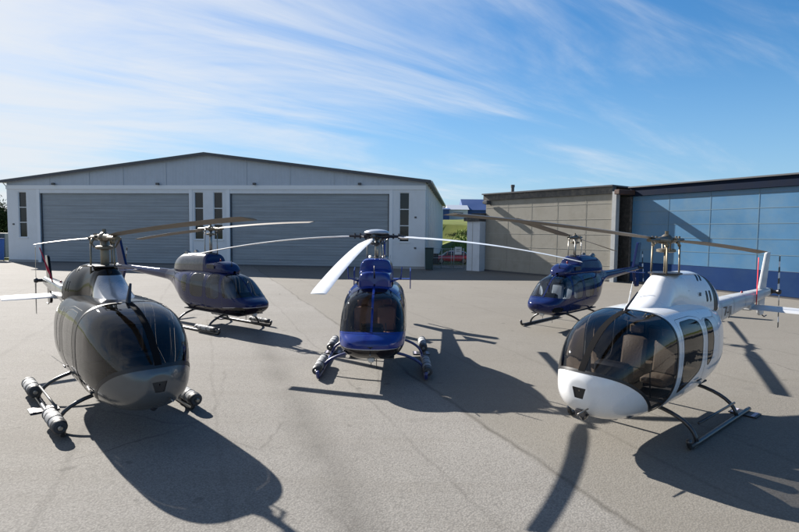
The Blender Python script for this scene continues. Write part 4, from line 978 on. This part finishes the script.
def car(loc, rz):
    root = empty('parked_car', loc, rz, 'red hatchback car parked behind the wire gate', 'car')
    red = mat('red_car_paint', (.42, .012, .02), .3, coat=1)
    rows = [(2.1, .35, .6, .55, .5, 3, 3), (2.08, .28, .72, .74, .5, 3.5, 3), (1.9, .24, .82, .83, .52, 3.5, 3), (1.2, .22, .95, .86, .55, 3.5, 3), (0, .2, .98, .87, .56, 3.5, 3), (-1.2, .22, 1.0, .86, .56, 3.5, 3), (-1.9, .25, .98, .82, .55, 3.5, 3), (-2.07, .3, .85, .72, .55, 3.2, 3), (-2.1, .35, .7, .6, .52, 3, 3)]
    loft(rows, 60, 48, caps=True).obj('body', red, root)
    cabr = [(1.15, .9, .93, .6, .91, 3, 3), (1.0, .9, 1.02, .72, .91, 3, 3), (.45, .9, 1.38, .68, .95, 3.2, 3), (.2, .9, 1.44, .66, .95, 3.2, 3), (-.8, .9, 1.46, .66, .95, 3.2, 3), (-1.4, .9, 1.36, .66, .95, 3, 3), (-1.9, .9, 1.0, .68, .92, 3, 3), (-1.95, .9, .93, .6, .91, 3, 3)]
    K = loft(cabr, 60, 48); rf, K = K.cut(lambda V: 1.37 - V[:, 2])
    K.obj('window_band', M_lens, root); rf.obj('roof', red, root)
    b = MB()
    for sy in (1, -1):
        for x in (.55, -.45, -1.35): b.tube([(x + .1, sy * .77, .95), (x, sy * .69, 1.39)], .03, 6)
    b.build('pillar', red, root)
    for x in (1.3, -1.3):
        for sy in (1, -1):
            wh = MB().lathe((x, sy * .72, .31), (x, sy * .9, .31), [(0, .2), (.05, .3), (.9, .31), (1, .24)], 20).build('wheel', M_rubber, root, sharp=40)
            MB().lathe((x, sy * .86, .31), (x, sy * .91, .31), [(0, .2), (.8, .2), (1, .1)], 16).build('rim', M_steel, wh, sharp=40)
    for sy in (1, -1):
        MB().box(1.98, 2.1, sy * .6 - .12, sy * .6 + .12, .58, .70, .02).build('headlight', M_white_lens, root, sharp=40)
        MB().box(-2.1, -1.98, sy * .62 - .1, sy * .62 + .1, .65, .85, .02).build('tail_light', M_red, root, sharp=40)
car((5.9, 60.5, 0), R(184))
def bin_(loc, w_, d_, h_, m, label, rz=0, cat='bin'):
    root = empty('waste_bin', loc, rz, label, cat)
    b = MB(); v0 = len(b.v); b.box(-w_ / 2, w_ / 2, -d_ / 2, d_ / 2, .08, h_, .03)
    b.v = [(p[0] * (.86 + .14 * p[2] / h_), p[1] * (.86 + .14 * p[2] / h_), p[2]) for p in b.v]; b.build('bin_body', m, root, sharp=40)
    b = MB(); b.box(-w_ / 2 - .03, w_ / 2 + .03, -d_ / 2 - .04, d_ / 2 + .03, h_ + .003, h_ + .09, .03); b.build('lid', m, root, sharp=40)
    for sx in (1, -1): MB().tube([(sx * w_ * .36, d_ * .4, .08), (sx * w_ * .36 + .05, d_ * .4, .08)], .08, 12).build('wheel', M_rubber, root, sharp=40)
bin_((2.75, 49.3, 0), .75, .8, 2.0, mat('dark_green_plastic', (.012, .035, .035), .5), 'tall dark green bin standing at the corner of the white hangar', R(-8))
bin_((3.95, 58.5, 0), .6, .6, 1.1, mat('black_plastic', (.02, .02, .022), .5), 'small black bin in front of the red car behind the gate')
bin_((-42.6, 56.4, 0), .9, .9, 2.3, mat('blue_plastic', (.006, .028, .12), .8, spec=.1), 'tall blue bin beside the left corner of the white hangar')
# container at far left
CT = empty('container', (-48.2, 61.0, 0), R(-6), 'dark blue-grey shipping container left of the white hangar', 'container')
b = MB(); b.box(-6, 3.3, 0, 2.4, .1, 2.9)
b.build('container_body', mat('container_paint', (.03, .055, .085), .6, noise=(2, .2)), CT)
b = MB()
for x in np.arange(-5.8, 3.2, .3): b.box(x, x + .15, -.035, -.002, .3, 2.7)
b.build('corrugation', MATS['container_paint'], CT)
# distant buildings on the bank
def far_building(loc, w_, d_, h_, mw, mr, label, rz=0, wins=3, gab=1.0):
    root = empty('industrial_building', loc, rz, label, 'building')
    MB().box(-w_ / 2, w_ / 2, 0, d_, -1, h_).build('wall', mw, root)
    b = MB(); y0, y1 = -.4, d_ + .4; a = w_ / 2 + .4
    b.add([(-a, y0, h_ + .004), (a, y0, h_ + .004), (a, y1, h_ + .004), (-a, y1, h_ + .004), (-a, (y0 + y1) / 2, h_ + gab), (a, (y0 + y1) / 2, h_ + gab)], [(0, 3, 2, 1), (0, 1, 5, 4), (2, 3, 4, 5), (0, 4, 3), (1, 2, 5)])
    b.build('roof', mr, root)
    for i in range(wins):
        x = -w_ / 2 + w_ * (i + .5) / wins; MB().box(x - w_ / wins * .25, x + w_ / wins * .25, -.06, -.003, h_ * .45, h_ * .75).build('window', m_wglass, root)
m_fb = mat('far_blue_cladding', (.02, .06, .19), .6, noise=(.2, .2)); m_fw = mat('far_white_wall', (.55, .56, .55), .7, noise=(.3, .1)); m_fg = mat('far_grey_roof', (.30, .34, .40), .6)
far_building((9.3, 150, 6.8), 9, 10, 3.2, m_fb, m_fb, 'low blue shed on the bank, left of the white building', wins=0, gab=.6)
far_building((17.0, 156, 6.8), 5.5, 10, 3.4, m_fw, m_fg, 'pale far building with a pitched roof between two blue ones', wins=1, gab=1.6)
far_building((25.5, 158, 6.8), 13, 14, 3.4, m_fb, m_fb, 'long blue building at the right end of the bank behind the gate', wins=0, gab=3.6)
far_building((20.0, 210, 7.2), 50, 20, 6.0, m_fg, m_trim, 'long grey hall with a dark roof far beyond the blue sheds', wins=0, gab=1.2)

# trees left of the hangar and hedges on the bank
def tree(loc, h, r, label, name='tree', leaf=.22, n=1500, group=None):
    root = empty(name, loc, 0, label, 'tree' if name == 'tree' else 'shrub', group); b = MB()
    b.tube([(0, 0, -.2), (.1, 0, h * .3), (0, .1, h * .6), (.1, 0, h * .9)], [.2, .15, .09, .03], 8)
    cl = []
    for i in range(16):
        a = rng.uniform(0, 6.28); q = rng.uniform(.2, .9) * r; z = h * rng.uniform(.35, .95); q *= (1.25 - abs(z / h - .55))
        e = (q * math.cos(a), q * math.sin(a), z); b.tube([(0, 0, z * .6), (e[0] * .6, e[1] * .6, z * .85), e], [.05, .035, .012], 6); cl.append(e)
    b.build('trunk', mat('bark', (.09, .07, .05), .9, noise=(6, .4)), root)
    v = []; f = []
    for i in range(n):
        c = cl[rng.randint(len(cl))]; d = rng.normal(size=3) * r * .22 * (np.array([1, 1, .35]) if name == 'shrub' else 1); p = np.array(c) + d
        t1 = rng.normal(size=3); t1 /= np.linalg.norm(t1); t2 = np.cross(t1, rng.normal(size=3)); t2 /= np.linalg.norm(t2) + 1e-6; s_ = leaf * rng.uniform(.5, 1.2); k_ = len(v)
        v += [p, p + t1 * s_ + t2 * s_ * .35, p + t1 * s_ * 2, p + t1 * s_ - t2 * s_ * .35]; f.append((k_, k_ + 1, k_ + 2, k_ + 3))
    mesh_obj('crown', v, f, mat('leaf_dark_green', (.022, .038, .012), .9, spec=.1, noise=(1.5, .5)), root)
tree((-58.5, 76, .2), 6.6, 3.4, 'dark green tree at the left edge behind the container', n=6000, group='trees left of the white hangar')
tree((-55.0, 77, .2), 5.6, 3.0, 'lower dark green tree close to the corner of the white hangar', n=6000, group='trees left of the white hangar')
tree((-64, 80, .2), 7.0, 3.6, 'dark green tree farthest left, partly outside the picture', n=2000, group='trees left of the white hangar')
HX = [(8.6, 99), (10.6, 101), (12.7, 99.5), (14.8, 101)]
HL = ['low dark shrub on the bank, nearest the white hangar wall', 'low dark shrub on the bank above the notice board', 'low dark shrub on the bank behind the red car', 'low dark shrub on the bank, nearest the white shed']
for (x, y), lb in zip(HX, HL): tree((x, y, terr(x, y) - .35), .75, 1.7, lb, 'shrub', .10, 1500, 'shrubs in a row on the grass bank')
